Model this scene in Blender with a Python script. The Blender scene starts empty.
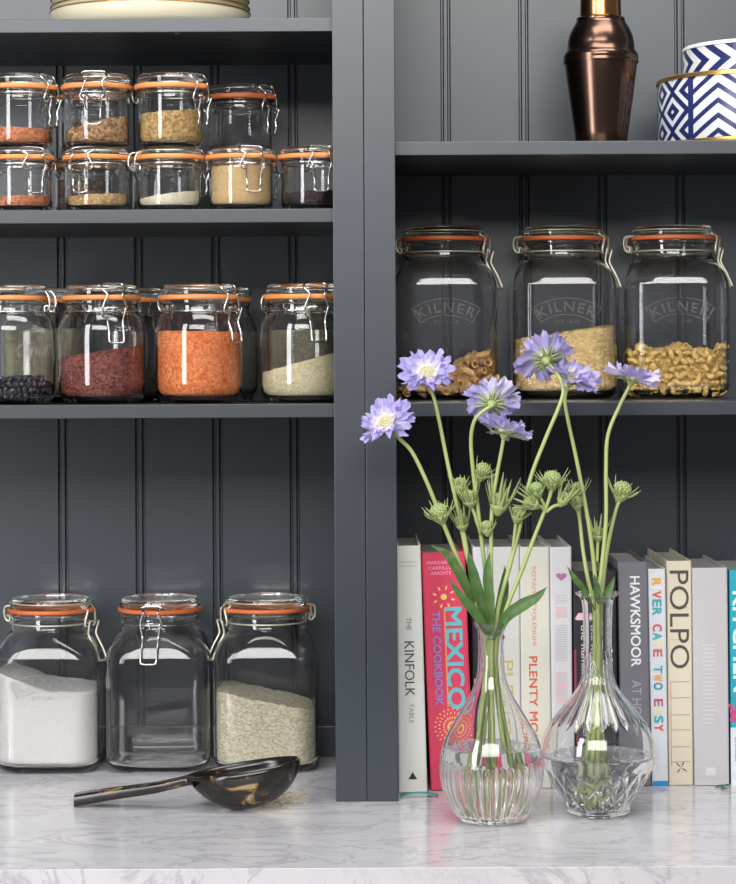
import bpy, bmesh, math, random
from mathutils import Vector, Matrix, Quaternion, noise
random.seed(7)
PI = math.pi
SC = bpy.context.scene
COL = SC.collection
D, F, CZ, ROLL = 2.7, 2407.0, 0.492, 0.005

def P(px, py, y):
    """photo pixel + distance behind the cabinet front -> world point"""
    dx, dy = px - 368.0, py - 363.0
    X, Y = dx - ROLL * dy, dy + ROLL * dx
    k = (D + y) / F
    return Vector((X * k, y, CZ - Y * k))

# ------------------------------------------------------------------ colour / material helpers
def lin(h):
    h = h.lstrip('#')
    c = [int(h[i:i + 2], 16) / 255 for i in (0, 2, 4)]
    return tuple((x / 12.92 if x <= .04045 else ((x + .055) / 1.055) ** 2.4) for x in c) + (1.0,)

class NT:
    def __init__(s, name):
        s.m = bpy.data.materials.new(name); s.m.use_nodes = True
        s.t = s.m.node_tree; s.t.nodes.clear()
        s.out = s.n('ShaderNodeOutputMaterial')
    def n(s, typ, **kw):
        nd = s.t.nodes.new(typ)
        for k, v in kw.items():
            if k.startswith('i_'):
                key = k[2:].replace('_', ' ')
                nd.inputs[key].default_value = v
            else:
                setattr(nd, k, v)
        return nd
    def l(s, a, b): s.t.links.new(a, b)
    def math(s, op, a, b=None, c=None):
        nd = s.n('ShaderNodeMath', operation=op)
        for i, v in enumerate((a, b, c)):
            if v is None: continue
            if isinstance(v, (int, float)): nd.inputs[i].default_value = v
            else: s.l(v, nd.inputs[i])
        return nd.outputs[0]
    def mix(s, f, a, b):
        nd = s.n('ShaderNodeMix', data_type='RGBA')
        for i, v in ((0, f), (6, a), (7, b)):
            if isinstance(v, (int, float, tuple)): nd.inputs[i].default_value = v
            else: s.l(v, nd.inputs[i])
        return nd.outputs[2]
    def pr(s, **kw):
        p = s.n('ShaderNodeBsdfPrincipled')
        for k, v in kw.items():
            p.inputs[k.replace('_', ' ')].default_value = v
        s.l(p.outputs[0], s.out.inputs[0]); return p
    def obj(s): return s.n('ShaderNodeTexCoord').outputs['Object']

def plain(name, hexc, rough=.5, metal=0.0, var=.06, scale=60, bump=.0, spec=.5, coat=0.0):
    t = NT(name); p = t.pr(Roughness=rough, Metallic=metal)
    p.inputs['Specular IOR Level'].default_value = spec
    p.inputs['Coat Weight'].default_value = coat
    nz = t.n('ShaderNodeTexNoise', i_Scale=scale, i_Detail=3.0); t.l(t.obj(), nz.inputs['Vector'])
    c = lin(hexc); lo = tuple(x * (1 - var) for x in c[:3]) + (1,); hi = tuple(min(1, x * (1 + var)) for x in c[:3]) + (1,)
    t.l(t.mix(nz.outputs['Fac'], lo, hi), p.inputs['Base Color'])
    if bump:
        b = t.n('ShaderNodeBump', i_Strength=.5, i_Distance=bump); t.l(nz.outputs['Fac'], b.inputs['Height']); t.l(b.outputs[0], p.inputs['Normal'])
    return t.m

def grain(name, c1, c2, size, rough=.6, stretch=(1, 1, 1), bump=.0012):
    t = NT(name); p = t.pr(Roughness=rough); p.inputs['Specular IOR Level'].default_value = .3
    mp = t.n('ShaderNodeMapping'); mp.inputs['Scale'].default_value = stretch; t.l(t.obj(), mp.inputs['Vector'])
    v = t.n('ShaderNodeTexVoronoi', i_Scale=1 / size); t.l(mp.outputs[0], v.inputs['Vector'])
    hs = t.n('ShaderNodeSeparateColor'); t.l(v.outputs['Color'], hs.inputs[0])
    t.l(t.mix(hs.outputs[0], lin(c1), lin(c2)), p.inputs['Base Color'])
    b = t.n('ShaderNodeBump', i_Strength=1.0, i_Distance=bump, invert=True); t.l(v.outputs['Distance'], b.inputs['Height']); t.l(b.outputs[0], p.inputs['Normal'])
    return t.m

def glass(name, col='#f4f8f6', rough=0.0, ior=1.47):
    t = NT(name); g = t.n('ShaderNodeBsdfGlass', i_Roughness=rough, i_IOR=ior)
    g.inputs['Color'].default_value = lin(col); t.l(g.outputs[0], t.out.inputs[0]); return t.m

M = {}
def paint():
    t = NT('blue grey eggshell paint'); p = t.pr(Roughness=.36); p.inputs['Specular IOR Level'].default_value = .78
    nz = t.n('ShaderNodeTexNoise', i_Scale=9.0, i_Detail=4.0); t.l(t.obj(), nz.inputs['Vector'])
    t.l(t.mix(nz.outputs['Fac'], lin('#252c34'), lin('#2a3139')), p.inputs['Base Color'])
    mp = t.n('ShaderNodeMapping'); mp.inputs['Scale'].default_value = (400, 400, 18); t.l(t.obj(), mp.inputs['Vector'])
    n2 = t.n('ShaderNodeTexNoise', i_Scale=1.0, i_Detail=2.0); t.l(mp.outputs[0], n2.inputs['Vector'])
    b = t.n('ShaderNodeBump', i_Strength=.12, i_Distance=.0006); t.l(n2.outputs['Fac'], b.inputs['Height']); t.l(b.outputs[0], p.inputs['Normal'])
    return t.m
M['paint'] = paint()

def marble():
    t = NT('polished grey veined marble'); p = t.pr(Roughness=.16); p.inputs['Specular IOR Level'].default_value = .6
    mp = t.n('ShaderNodeMapping'); mp.inputs['Rotation'].default_value = (0, 0, .6); mp.inputs['Scale'].default_value = (1, 2.0, 1); t.l(t.obj(), mp.inputs['Vector'])
    n1 = t.n('ShaderNodeTexNoise', i_Scale=6.0, i_Detail=9.0, i_Roughness=.65); t.l(mp.outputs[0], n1.inputs['Vector'])
    n2 = t.n('ShaderNodeTexNoise', i_Scale=5.0, i_Detail=8.0, i_Roughness=.6, i_Distortion=1.6); t.l(mp.outputs[0], n2.inputs['Vector'])
    n3 = t.n('ShaderNodeTexNoise', i_Scale=11.0, i_Detail=4.0, i_Roughness=.6, i_Distortion=1.2); t.l(mp.outputs[0], n3.inputs['Vector'])
    def vein(o, w, k):
        a = t.math('ABSOLUTE', t.math('SUBTRACT', o, .5))
        r = t.n('ShaderNodeMapRange'); r.inputs['From Min'].default_value = 0; r.inputs['From Max'].default_value = w
        r.inputs['To Min'].default_value = k; r.inputs['To Max'].default_value = 0; t.l(a, r.inputs['Value']); return r.outputs[0]
    base = t.mix(n1.outputs['Fac'], lin('#b4b2b8'), lin('#d6d4d7'))
    c = t.mix(vein(n2.outputs['Fac'], .028, .38), base, lin('#77767f'))
    c = t.mix(vein(n3.outputs['Fac'], .025, .14), c, lin('#85848c'))
    t.l(c, p.inputs['Base Color']); return t.m
M['marble'] = marble()
M['glass'] = glass('clear bottle glass', '#fefefe')
M['lid_glass'] = glass('clear lid glass', '#fbfdfc')
M['emboss'] = glass('raised frosted glass', '#ffffff', .27)
M['vase_glass'] = glass('clear cut glass', '#fefefe', 0, 1.5)
M['water'] = glass('water', '#fdfefe', 0, 1.333)
M['seal'] = plain('orange rubber', '#dd8b4c', .5)
M['seal_red'] = plain('red orange rubber', '#d16a38', .45)
M['wire'] = plain('bright steel wire', '#d8d6d0', .22, 1.0, .03)
M['wire_cream'] = plain('pale wire', '#d9d2bd', .35, .6, .03)

# ------------------------------------------------------------------ mesh builder
class MB:
    def __init__(s): s.v = []; s.f = []
    def add(s, vs, fs):
        o = len(s.v); s.v += [tuple(v) for v in vs]; s.f += [tuple(i + o for i in f) for f in fs]
    def box(s, x0, x1, y0, y1, z0, z1, bev=0.0):
        bm = bmesh.new()
        vs = [bm.verts.new((x, y, z)) for x in (x0, x1) for y in (y0, y1) for z in (z0, z1)]
        for q in ((0, 1, 3, 2), (4, 6, 7, 5), (0, 4, 5, 1), (2, 3, 7, 6), (0, 2, 6, 4), (1, 5, 7, 3)): bm.faces.new([vs[i] for i in q])
        bmesh.ops.recalc_face_normals(bm, faces=bm.faces)
        if bev: bmesh.ops.bevel(bm, geom=bm.edges[:], offset=bev, segments=2, profile=.5, affect='EDGES')
        bm.verts.index_update()
        s.add([v.co for v in bm.verts], [[v.index for v in f.verts] for f in bm.faces]); bm.free()
    def loft(s, rings, closed=False, cap0=False, cap1=False):
        n = len(rings[0]); o = len(s.v)
        for r in rings: s.v += [tuple(p) for p in r]
        m = len(rings)
        for i in range(m if closed else m - 1):
            a, b = o + i * n, o + ((i + 1) % m) * n
            for j in range(n):
                k = (j + 1) % n; s.f.append((a + j, a + k, b + k, b + j))
        if cap0: s.f.append(tuple(o + j for j in range(n))[::-1])
        if cap1: s.f.append(tuple(o + (m - 1) * n + j for j in range(n)))
    def lathe(s, prof, seg=64, closed=False, cap0=False, cap1=False, rf=None, c=(0, 0, 0)):
        rings = []
        for z, r in prof:
            ring = []
            for j in range(seg):
                a = 2 * PI * j / seg
                rr = rf(a, z, r) if rf else r
                ring.append((c[0] + rr * math.cos(a), c[1] + rr * math.sin(a), c[2] + z))
            rings.append(ring)
        s.loft(rings, closed, cap0, cap1)
    def tube(s, pts, r, seg=8, closed=False, cap=True):
        pts = [Vector(p) for p in pts]; n = len(pts); rings = []; up = None
        for i, p in enumerate(pts):
            a = pts[(i - 1) % n] if (closed or i > 0) else p
            b = pts[(i + 1) % n] if (closed or i < n - 1) else p
            t = (b - a).normalized()
            if up is None:
                up = Vector((0, 0, 1)) if abs(t.z) < .9 else Vector((1, 0, 0))
            u = (up - t * up.dot(t)).normalized(); w = t.cross(u); up = u
            rr = r[i] if isinstance(r, (list, tuple)) else r
            rings.append([p + (u * math.cos(2 * PI * j / seg) + w * math.sin(2 * PI * j / seg)) * rr for j in range(seg)])
        s.loft(rings, closed, cap and not closed, cap and not closed)
    def sphere(s, c, r, sx=1, sy=1, sz=1, seg=10, rng=6):
        rings = []
        for i in range(1, rng):
            t = PI * i / rng
            rings.append([(c[0] + r * sx * math.sin(t) * math.cos(2 * PI * j / seg), c[1] + r * sy * math.sin(t) * math.sin(2 * PI * j / seg), c[2] - r * sz * math.cos(t)) for j in range(seg)])
        o = len(s.v); s.loft(rings)
        a = len(s.v); s.v += [(c[0], c[1], c[2] - r * sz), (c[0], c[1], c[2] + r * sz)]
        for j in range(seg):
            k = (j + 1) % seg; s.f.append((o + k, o + j, a)); q = o + (rng - 2) * seg; s.f.append((q + j, q + k, a + 1))
    def mesh(s, name, smooth=True, angle=None, normals=True):
        me = bpy.data.meshes.new(name); me.from_pydata(s.v, [], s.f); me.validate()
        if normals:
            bm = bmesh.new(); bm.from_mesh(me); bmesh.ops.recalc_face_normals(bm, faces=bm.faces); bm.to_mesh(me); bm.free()
        me.polygons.foreach_set('use_smooth', [smooth] * len(me.polygons))
        if angle: me.set_sharp_from_angle(angle=math.radians(angle))
        me.update(); return me
    def build(s, name, mat, parent=None, loc=(0, 0, 0), smooth=True, angle=None, normals=True, origin=None):
        if origin is not None:
            o = Vector(origin); s.v = [tuple(Vector(v) - o) for v in s.v]
        return link(name, s.mesh(name, smooth, angle, normals), mat, parent, loc)

def link(name, me, mat=None, parent=None, loc=(0, 0, 0)):
    if mat is not None and not me.materials: me.materials.append(mat)
    ob = bpy.data.objects.new(name, me); COL.objects.link(ob)
    ob.location = loc
    if parent: ob.parent = parent
    return ob
def tag(o, label, cat, group=None, kind=None):
    o['label'] = label; o['category'] = cat
    if group: o['group'] = group
    if kind: o['kind'] = kind
    return o
def thing(name, label, cat, loc=(0, 0, 0), rz=0, group=None):
    o = bpy.data.objects.new(name, None); COL.objects.link(o); o.empty_display_size = .02
    o.location = loc; o.rotation_euler = (0, 0, rz); tag(o, label, cat, group); return o
def smooth_path(pts, k=5, closed=False):
    pts = [Vector(p) for p in pts]; n = len(pts); out = []
    for i in range(n if closed else n - 1):
        p1, p2 = pts[i], pts[(i + 1) % n]
        p0 = pts[i - 1] if (closed or i > 0) else p1 * 2 - p2
        p3 = pts[(i + 2) % n] if (closed or i < n - 2) else p2 * 2 - p1
        for j in range(k):
            t = j / k
            out.append(.5 * ((2 * p1) + (p2 - p0) * t + (2 * p0 - 5 * p1 + 4 * p2 - p3) * t * t + (3 * p1 - p0 - 3 * p2 + p3) * t ** 3))
    if not closed: out.append(pts[-1])
    return out

_tc = {}
def text2d(s, bold=0.0, spacing=1.0):
    """letters of the built-in face, size 1, as flat polygons; returns verts, faces, width"""
    key = (s, bold, spacing)
    if key in _tc: return _tc[key]
    cu = bpy.data.curves.new('txt', 'FONT'); cu.body = s; cu.size = 1; cu.offset = bold; cu.space_character = spacing
    cu.resolution_u = 4
    ob = bpy.data.objects.new('txt', cu); COL.objects.link(ob)
    dg = bpy.context.evaluated_depsgraph_get(); dg.update()
    me = bpy.data.meshes.new_from_object(ob.evaluated_get(dg))
    vs = [(v.co.x, v.co.y) for v in me.vertices]; fs = [tuple(p.vertices) for p in me.polygons]
    bpy.data.objects.remove(ob); bpy.data.curves.remove(cu); bpy.data.meshes.remove(me)
    x0 = min(v[0] for v in vs); x1 = max(v[0] for v in vs)
    vs = [(a - x0, b) for a, b in vs]
    _tc[key] = (vs, fs, x1 - x0); return _tc[key]
CAP = .69   # cap height of the built-in face at size 1

# ------------------------------------------------------------------ world heights
S1 = P(170, 18.5, .02).z; S2 = P(170, 209.3, .02).z; S3 = P(170, 404.5, .02).z
R1 = P(560, 141, .02).z; R2 = P(560, 402, .02).z
BACK, TH, TOPZ = .325, .0155, 1.22
SKIRT_Y, SKIRT_Z = .312, .038

# ------------------------------------------------------------------ setting
M['plaster'] = plain('painted plaster', '#8f9295', .8); M['floorwood'] = plain('oak floor', '#8a7458', .5, 0, .2, 6)
mb = MB(); mb.box(-2.6, 2.6, .346, .446, -.90, 2.6); o = mb.build('wall_back', M['plaster'], smooth=False); o['kind'] = 'structure'; tag(o, 'plain painted wall behind the shelving', 'wall')
mb = MB(); mb.box(-2.6, 2.6, -4.6, .446, -.96, -.90); o = mb.build('floor', M['floorwood'], smooth=False); o['kind'] = 'structure'; tag(o, 'oak floor of the room', 'floor')
# ------------------------------------------------------------------ worktop and cabinets
mb = MB(); mb.box(-.95, .95, -.355, .345, -.03, 0, .0003)
wt = mb.build('worktop', M['marble'], smooth=False); tag(wt, 'polished pale grey marble worktop with fine darker veins', 'worktop')

def back_panel(x0, x1, grooves):
    mb = MB(); prof = [(x0, BACK)]
    for g in sorted(grooves):
        for dx in (-.0042, .0042):
            prof += [(g + dx - .0022, BACK), (g + dx - .0008, BACK + .004), (g + dx + .0008, BACK + .004), (g + dx + .0022, BACK)]
    prof += [(x1, BACK), (x1, BACK + .012), (x0, BACK + .012)]
    mb.loft([[(x, y, 0) for x, y in prof], [(x, y, TOPZ) for x, y in prof]], cap0=True, cap1=True)
    return mb
def unit(label, x_in, x_out, st0, st1, shelves, gpx):
    root = thing('shelving_unit', label, 'shelving', (x_in, 0, 0))
    o = (x_in, 0, 0); xa, xb = min(x_in, x_out), max(x_in, x_out)
    gx = [P(g, 363, BACK).x for g in gpx]
    back_panel(xa, xb, gx).build('back_panel', M['paint'], root, smooth=False, origin=o)
    mb = MB(); mb.box(st0, st1, 0, .0198, 0.0005, TOPZ, .0006); mb.build('stile', M['paint'], root, smooth=False, origin=o)
    sgn = 1 if x_out > x_in else -1
    sx = (st0 + .0005, st0 + .0185) if sgn > 0 else (st1 - .0185, st1 - .0005)
    mb = MB(); mb.box(sx[0], sx[1], .02, BACK - .0002, 0.0005, TOPZ); mb.build('side_panel', M['paint'], root, smooth=False, origin=o)
    inner = sx[1] if sgn > 0 else sx[0]
    for z in shelves:
        mb = MB(); a, b = (inner + .0003, x_out) if sgn > 0 else (x_out, inner - .0003)
        mb.box(a, b, .02, BACK - .0003, z - TH, z, .0008); mb.build('shelf', M['paint'], root, smooth=False, origin=o)
    mb = MB(); a, b = (inner + .0003, x_out) if sgn > 0 else (x_out, inner - .0003)
    mb.box(a, b, SKIRT_Y, BACK - .0003, .0005, SKIRT_Z, .001); mb.build('rear_upstand', M['paint'], root, smooth=False, origin=o)
    return root
unit('blue grey painted open shelving on the left, full of preserving jars', -.0037, -.80, -.0384, -.0037, (S1, S2, S3),
     [62.5 + 77.2 * i for i in range(-7, 4)])
unit('blue grey painted open shelving holding the books and three tall jars', -.0030, .80, -.0030, .0316, (R1, R2),
     [447 + 78 * i for i in range(0, 9)] )

# ------------------------------------------------------------------ jars
def xs(a, hw, c):
    """radius of a rounded square at angle a"""
    if c >= .999: return hw
    x, y = abs(math.cos(a)), abs(math.sin(a))
    if y > x: x, y = y, x
    rc = c * hw; k = hw - rc
    if hw * y / x <= k: return hw / x
    p = k * (x + y); return p + math.sqrt(max(0, p * p - 2 * k * k + rc * rc))
def prof_at(prof, z):
    if z <= prof[0][0]: return prof[0][1], prof[0][2]
    for (z0, r0, c0), (z1, r1, c1) in zip(prof, prof[1:]):
        if z <= z1:
            t = (z - z0) / max(1e-9, z1 - z0); return r0 + (r1 - r0) * t, c0 + (c1 - c0) * t
    return prof[-1][1], prof[-1][2]
def fine(prof, k=4):
    pts = smooth_path([(p[0], p[1], p[2]) for p in prof], k); out = []
    for p in pts:
        z = p.x if not out else max(p.x, out[-1][0] + 1e-5)
        out.append((z, p.y, min(1, max(.3, p.z))))
    return out

KIND = {}
def defkind(k, outer, wall, base, H, seal, seal_r, lid_r, bail_u, lever_u, low, lowout, wire, lever_top=-.012, neck_r=None):
    outer = fine(outer)
    inner = [(base, outer[0][1] * .93 - wall, outer[0][2])]
    for z, r, c in outer:
        if z > base + .001:
            f = min(1, (z - base) / .008)
            inner.append((z, (r - wall) * (1 - .06 * (1 - f) ** 2), c))
    KIND[k] = dict(outer=outer, inner=inner, wall=wall, base=base, H=H, seal=seal, seal_r=seal_r, lid_r=lid_r, bu=bail_u, lu=lever_u, low=low, lo=lowout, w=wire, lt=lever_top, neck=neck_r, meshes={})
defkind('square', [(0, .046, .5), (.0012, .054, .46), (.006, .0598, .44), (.014, .0624, .42), (.03, .0628, .42), (.08, .0628, .42), (.130, .0628, .42), (.140, .0620, .46),
                   (.150, .0592, .6), (.160, .0545, .8), (.167, .0500, 1), (.172, .0475, 1), (.180, .0470, 1), (.184, .0470, 1), (.1855, .0490, 1), (.1893, .0490, 1)],
        .0032, .007, .207, (.1893, .1950), .0518, .0490, .0130, .0100, -.060, .019, .0013, neck_r=.0472)
defkind('round', [(0, .038, 1), (.001, .042, 1), (.006, .0472, 1), (.015, .0500, 1), (.027, .0512, 1), (.05, .0512, 1), (.080, .0512, 1), (.090, .0500, 1), (.099, .0465, 1),
                  (.105, .0428, 1), (.109, .0415, 1), (.114, .0413, 1), (.116, .043, 1), (.1195, .043, 1)],
        .0028, .006, .1376, (.1195, .1258), .0455, .0436, .0140, .0092, -.053, .010, .0012, neck_r=.0416)
defkind('small', [(0, .029, 1), (.001, .0325, 1), (.005, .0357, 1), (.010, .0367, 1), (.03, .0367, 1), (.048, .0367, 1), (.052, .0362, 1), (.0545, .0355, 1), (.0565, .0355, 1), (.0570, .0375, 1), (.0588, .0375, 1)],
        .0024, .005, .0717, (.0588, .0650), .0406, .0385, .0145, .0085, -.042, .004, .0011, neck_r=.0360)
defkind('medium', [(0, .030, 1), (.001, .0333, 1), (.006, .0366, 1), (.011, .0377, 1), (.03, .0377, 1), (.056, .0377, 1), (.060, .0372, 1), (.0625, .0365, 1), (.0645, .0365, 1), (.0650, .0385, 1), (.0665, .0385, 1)],
        .0024, .005, .0843, (.0665, .0730), .0416, .0392, .0148, .0085, -.046, .004, .0011, neck_r=.0370)

def jar_meshes(k, seed=0):
    K = KIND[k]
    if 'body' in K['meshes']: return K['meshes']
    seg = 112 if k == 'square' else 64
    def ring(z, r, c): return [(xs(2 * PI * j / seg, r, c) * math.cos(2 * PI * j / seg), xs(2 * PI * j / seg, r, c) * math.sin(2 * PI * j / seg), z) for j in range(seg)]
    mb = MB(); o, i = K['outer'], K['inner']
    rings = [ring(0.0012, o[0][1] * .5, 1), ring(.0004, o[0][1] * .85, .8 if k == 'square' else 1)] + [ring(*p) for p in o]
    rings += [ring(*p) for p in reversed(i)] + [ring(K['base'] + .0005, i[0][1] * .5, 1)]
    mb.loft(rings, cap0=True, cap1=True); K['meshes']['body'] = mb.mesh('glass_body')
    # lid: solid pressed glass with a plug below and a shallow dished top
    z0, z1 = K['seal'][1] - .0004, K['H']; r = K['lid_r']; ri = K['inner'][-1][1] - .0012
    mb = MB()
    mb.lathe([(z0 - .006, ri * .6), (z0 - .006, ri - .0015), (z0 - .004, ri), (z0 - .0002, ri), (z0, r - .0008), (z0 + .0008, r), (z0 + (z1 - z0) * .42, r), (z0 + (z1 - z0) * .5, r - .0012),
              (z0 + (z1 - z0) * .62, r - .0016), (z1 - .0016, r - .0022), (z1 - .0004, r - .0034), (z1, r - .0056), (z1, r * .78), (z1 - .0014, r * .70), (z1 - .0018, r * .4)], 64, cap0=True, cap1=True)
    K['meshes']['lid'] = mb.mesh('lid', angle=40)
    mb = MB(); a, b = K['seal']; sr = K['seal_r']
    def wob(an, z, rr): return rr + (.0006 * math.sin(3 * an + 1) + .0004 * math.sin(7 * an) if rr > sr - .001 else 0) + (.004 * max(0, math.cos(an - .25)) ** 90 if rr > sr - .001 else 0)
    mb.lathe([(a + .0002, sr - .0034), (a + .0002, sr - .0008), (a + .0012, sr), (b - .0016, sr), (b - .0006, sr - .0008), (b - .0006, sr - .0034)], 96, closed=True, rf=wob)
    K['meshes']['seal'] = mb.mesh('rubber_seal')
    sm, bu, lu, w = (a + b) / 2, K['bu'], K['lu'], K['w']
    top = K['H'] - sm
    def pt(u, wv, out): return (u, -math.sqrt(max(1e-6, (sr + out) ** 2 - u * u)), sm + wv)
    bb = -.019 if k != 'small' else -.016
    hook = top
    if k == 'square': top = .0062
    ins = (.0005, -.0012, -.0016) if k == 'square' else (.0005, -.0035, -.0062)
    half = [(bu * .62, bb + .0005, .003), (bu * .95, bb + .002, .0035), (bu, bb * .6, .004), (bu * .72, -.001, .0045), (bu * .66, top * .25, .0035), (bu * .98, top * .62, ins[0]), (bu * .92, top * .95, ins[1]), (bu * .6, top + .001, ins[2])]
    path = [pt(-u, a_, b_) for u, a_, b_ in half] + [pt(u, a_, b_) for u, a_, b_ in reversed(half)]
    mb = MB(); mb.tube(smooth_path(path, 4), w, 8)
    # neck wire ring and lid wire ring that hold clip and hinge
    nr = K['neck'] + w * .9
    mb.tube([(nr * math.cos(2 * PI * j / 64), nr * math.sin(2 * PI * j / 64), sm + bb + .003 if k in ('square', 'round') else K['outer'][-1][0] - .0046) for j in range(64)], w * .8, 6, closed=True)
    lr = K['lid_r'] + w * .3; zl = K['seal'][1] + (K['H'] - K['seal'][1]) * .52
    mb.tube([(lr * math.cos(2 * PI * j / 64), lr * math.sin(2 * PI * j / 64), zl) for j in range(64)], w * .6, 6, closed=True)
    K['meshes']['clip'] = mb.mesh('wire_clip')
    lo, low = K['lo'], K['low']
    hl = [(bu * .85, bb + .0065, .0085), (lu * 1.2, bb + .004, .0088), (lu * 1.08, bb - .003, .0068), (lu * .98, bb - .0105, .0040 + lo * .12), (lu * .95, (bb + low) / 2 - .004, (lo + .006) * .55), (lu * .95, low + .004, lo), (lu * .7, low + .0006, lo + .0006)]
    path = [pt(-u, a_, b_) for u, a_, b_ in hl] + [pt(u, a_, b_) for u, a_, b_ in reversed(hl)]
    mb = MB(); mb.tube(smooth_path(path, 4), w * .95, 8)
    mb.tube([pt(-bu * .8, bb + .0065, .0085), pt(bu * .8, bb + .0065, .0085)], w * .8, 6)
    K['meshes']['lever'] = mb.mesh('lever')
    def pb(u, wv, out): return (u, math.sqrt((sr + out) ** 2 - u * u), sm + wv)
    hh = [(.0075, top * .55, -.0035), (.008, top * .5, .003), (.0085, .001, .0075), (.008, -.008, .0085), (.0075, -.014, .006), (.007, -.0155, .002), (.0065, -.010, .0015), (.006, -.009, .006)]
    mb = MB()
    for s_ in (-1, 1): mb.tube(smooth_path([pb(s_ * u, a_, b_) for u, a_, b_ in hh], 4), w, 8)
    mb.tube([pb(-.0072, -.012, .0075), pb(.0072, -.012, .0075)], w * .9, 8)
    K['meshes']['hinge'] = mb.mesh('wire_hinge')
    return K['meshes']

def emboss_mesh():
    mb = MB(); R = .062; hw = .0628; zc = .092 - R + .012
    def put(vs, fs, mp):
        o = len(mb.v); n = len(vs)
        mb.v += [mp(a, b, -hw - .0009) for a, b in vs] + [mp(a, b, -hw + .0004) for a, b in vs]
        mb.f += [tuple(o + i for i in f) for f in fs] + [tuple(o + n + i for i in reversed(f)) for f in fs]
        ed = {}
        for f in fs:
            for i in range(len(f)):
                e = (f[i], f[(i + 1) % len(f)]); k = tuple(sorted(e)); ed[k] = None if k in ed else e
        for k, e in ed.items():
            if e: mb.f.append((o + e[1], o + e[0], o + n + e[0], o + n + e[1]))
    def arcmap(r0, sx, cx):
        def mp(a, b, y):
            th = (a * sx - cx) / R; r = r0 + b; return (r * math.sin(th), y, zc + r * math.cos(th))
        return mp
    vs, fs, wd = text2d('KILNER', .012, 1.25); s = .0118 / CAP
    put([(a * s, b * s) for a, b in vs], fs, arcmap(R, 1, wd * s / 2))
    for r0, r1, half in ((R + .0150, R + .0161, .035), (R - .0045, R - .0034, .035)):
        n = 40; q = [(half * (2 * i / n - 1) + half, d) for d in (0, r1 - r0) for i in range(n + 1)]
        put(q, [(i, i + 1, n + 2 + i, n + 1 + i) for i in range(n)], arcmap(r0, 1, half))
    for sg in (-1, 1):                                    # banner ends
        q = [(sg * .035 + .04 + d, h) for h in (-.0040, .0155) for d in (-.0006, .0006)]
        put(q, [(0, 1, 3, 2)], arcmap(R, 1, .04))
    vs, fs, wd = text2d('EST 1842', 0, 1.3); s = .0042 / CAP
    put([(a * s, b * s) for a, b in vs], fs, lambda a, b, y: (a - wd * s / 2, y, zc + R - .0145 + b))
    return mb.mesh('embossed_lettering', smooth=False)
EMB = []
def script_mesh():
    """joined-up embossed name on the shoulder of a round jar, bent round the glass"""
    mb = MB(); vs, fs, wd = text2d('Kilner', .008, .92); s = .016 / CAP; R = .0512
    for rr in (R + .0006, R - .0004):
        o = len(mb.v)
        for a, b in vs:
            th = ((a + .25 * b) * s - wd * s / 2) / R; mb.v.append((rr * math.sin(th), -rr * math.cos(th), .053 + b * s + .10 * a * s))
        mb.f += [tuple(o + i for i in f) for f in fs]
    n = len(vs); ed = {}
    for f in fs:
        for i in range(len(f)):
            e = (f[i], f[(i + 1) % len(f)]); k = tuple(sorted(e)); ed[k] = None if k in ed else e
    for k, e in ed.items():
        if e: mb.f.append((e[1], e[0], n + e[0], n + e[1]))
    return mb.mesh('embossed_lettering', smooth=False)
SCR = []

def jar(kind, px, py, y, z, label, clip=0.0, group=None, seal='seal', wire='wire', logo=None, body_rot=0.0, zs=1.0):
    m = jar_meshes(kind); x = P(px, py, y).x
    z += .0004; root = thing('preserving_jar', label, 'jar', (x, y, z), 0, group)
    b = link('glass_body', m['body'], M['glass'], root); b.rotation_euler.z = body_rot
    if logo == 'arch':
        if not EMB: EMB.append(emboss_mesh())
        e = link('embossed_lettering', EMB[0], M['emboss'], b)
    if logo == 'script':
        if not SCR: SCR.append(script_mesh())
        e = link('embossed_lettering', SCR[0], M['emboss'], b); e.rotation_euler.z = .62
    link('lid', m['lid'], M['lid_glass'], root)
    s = link('rubber_seal', m['seal'], None, root); s.rotation_euler.z = clip - PI / 2 - .1
    if not s.data.materials: s.data.materials.append(M['seal'])
    if seal != 'seal':
        s.material_slots[0].link = 'OBJECT'; s.material_slots[0].material = M[seal]
    parts = []
    for nm, key in (('wire_clip', 'clip'), ('wire_hinge', 'hinge')):
        c = link(nm, m[key], M['wire'], root); c.rotation_euler.z = clip; parts.append(c)
    parts.append(link('lever', m['lever'], M['wire'], parts[0]))
    if wire != 'wire':
        for c in parts: c.material_slots[0].link = 'OBJECT'; c.material_slots[0].material = M[wire]
    root['jk'] = 0
    del root['jk']
    root.scale.z = zs
    return dict(root=root, kind=kind, x=x, y=y, z=z, rot=body_rot, zs=zs)

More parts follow.
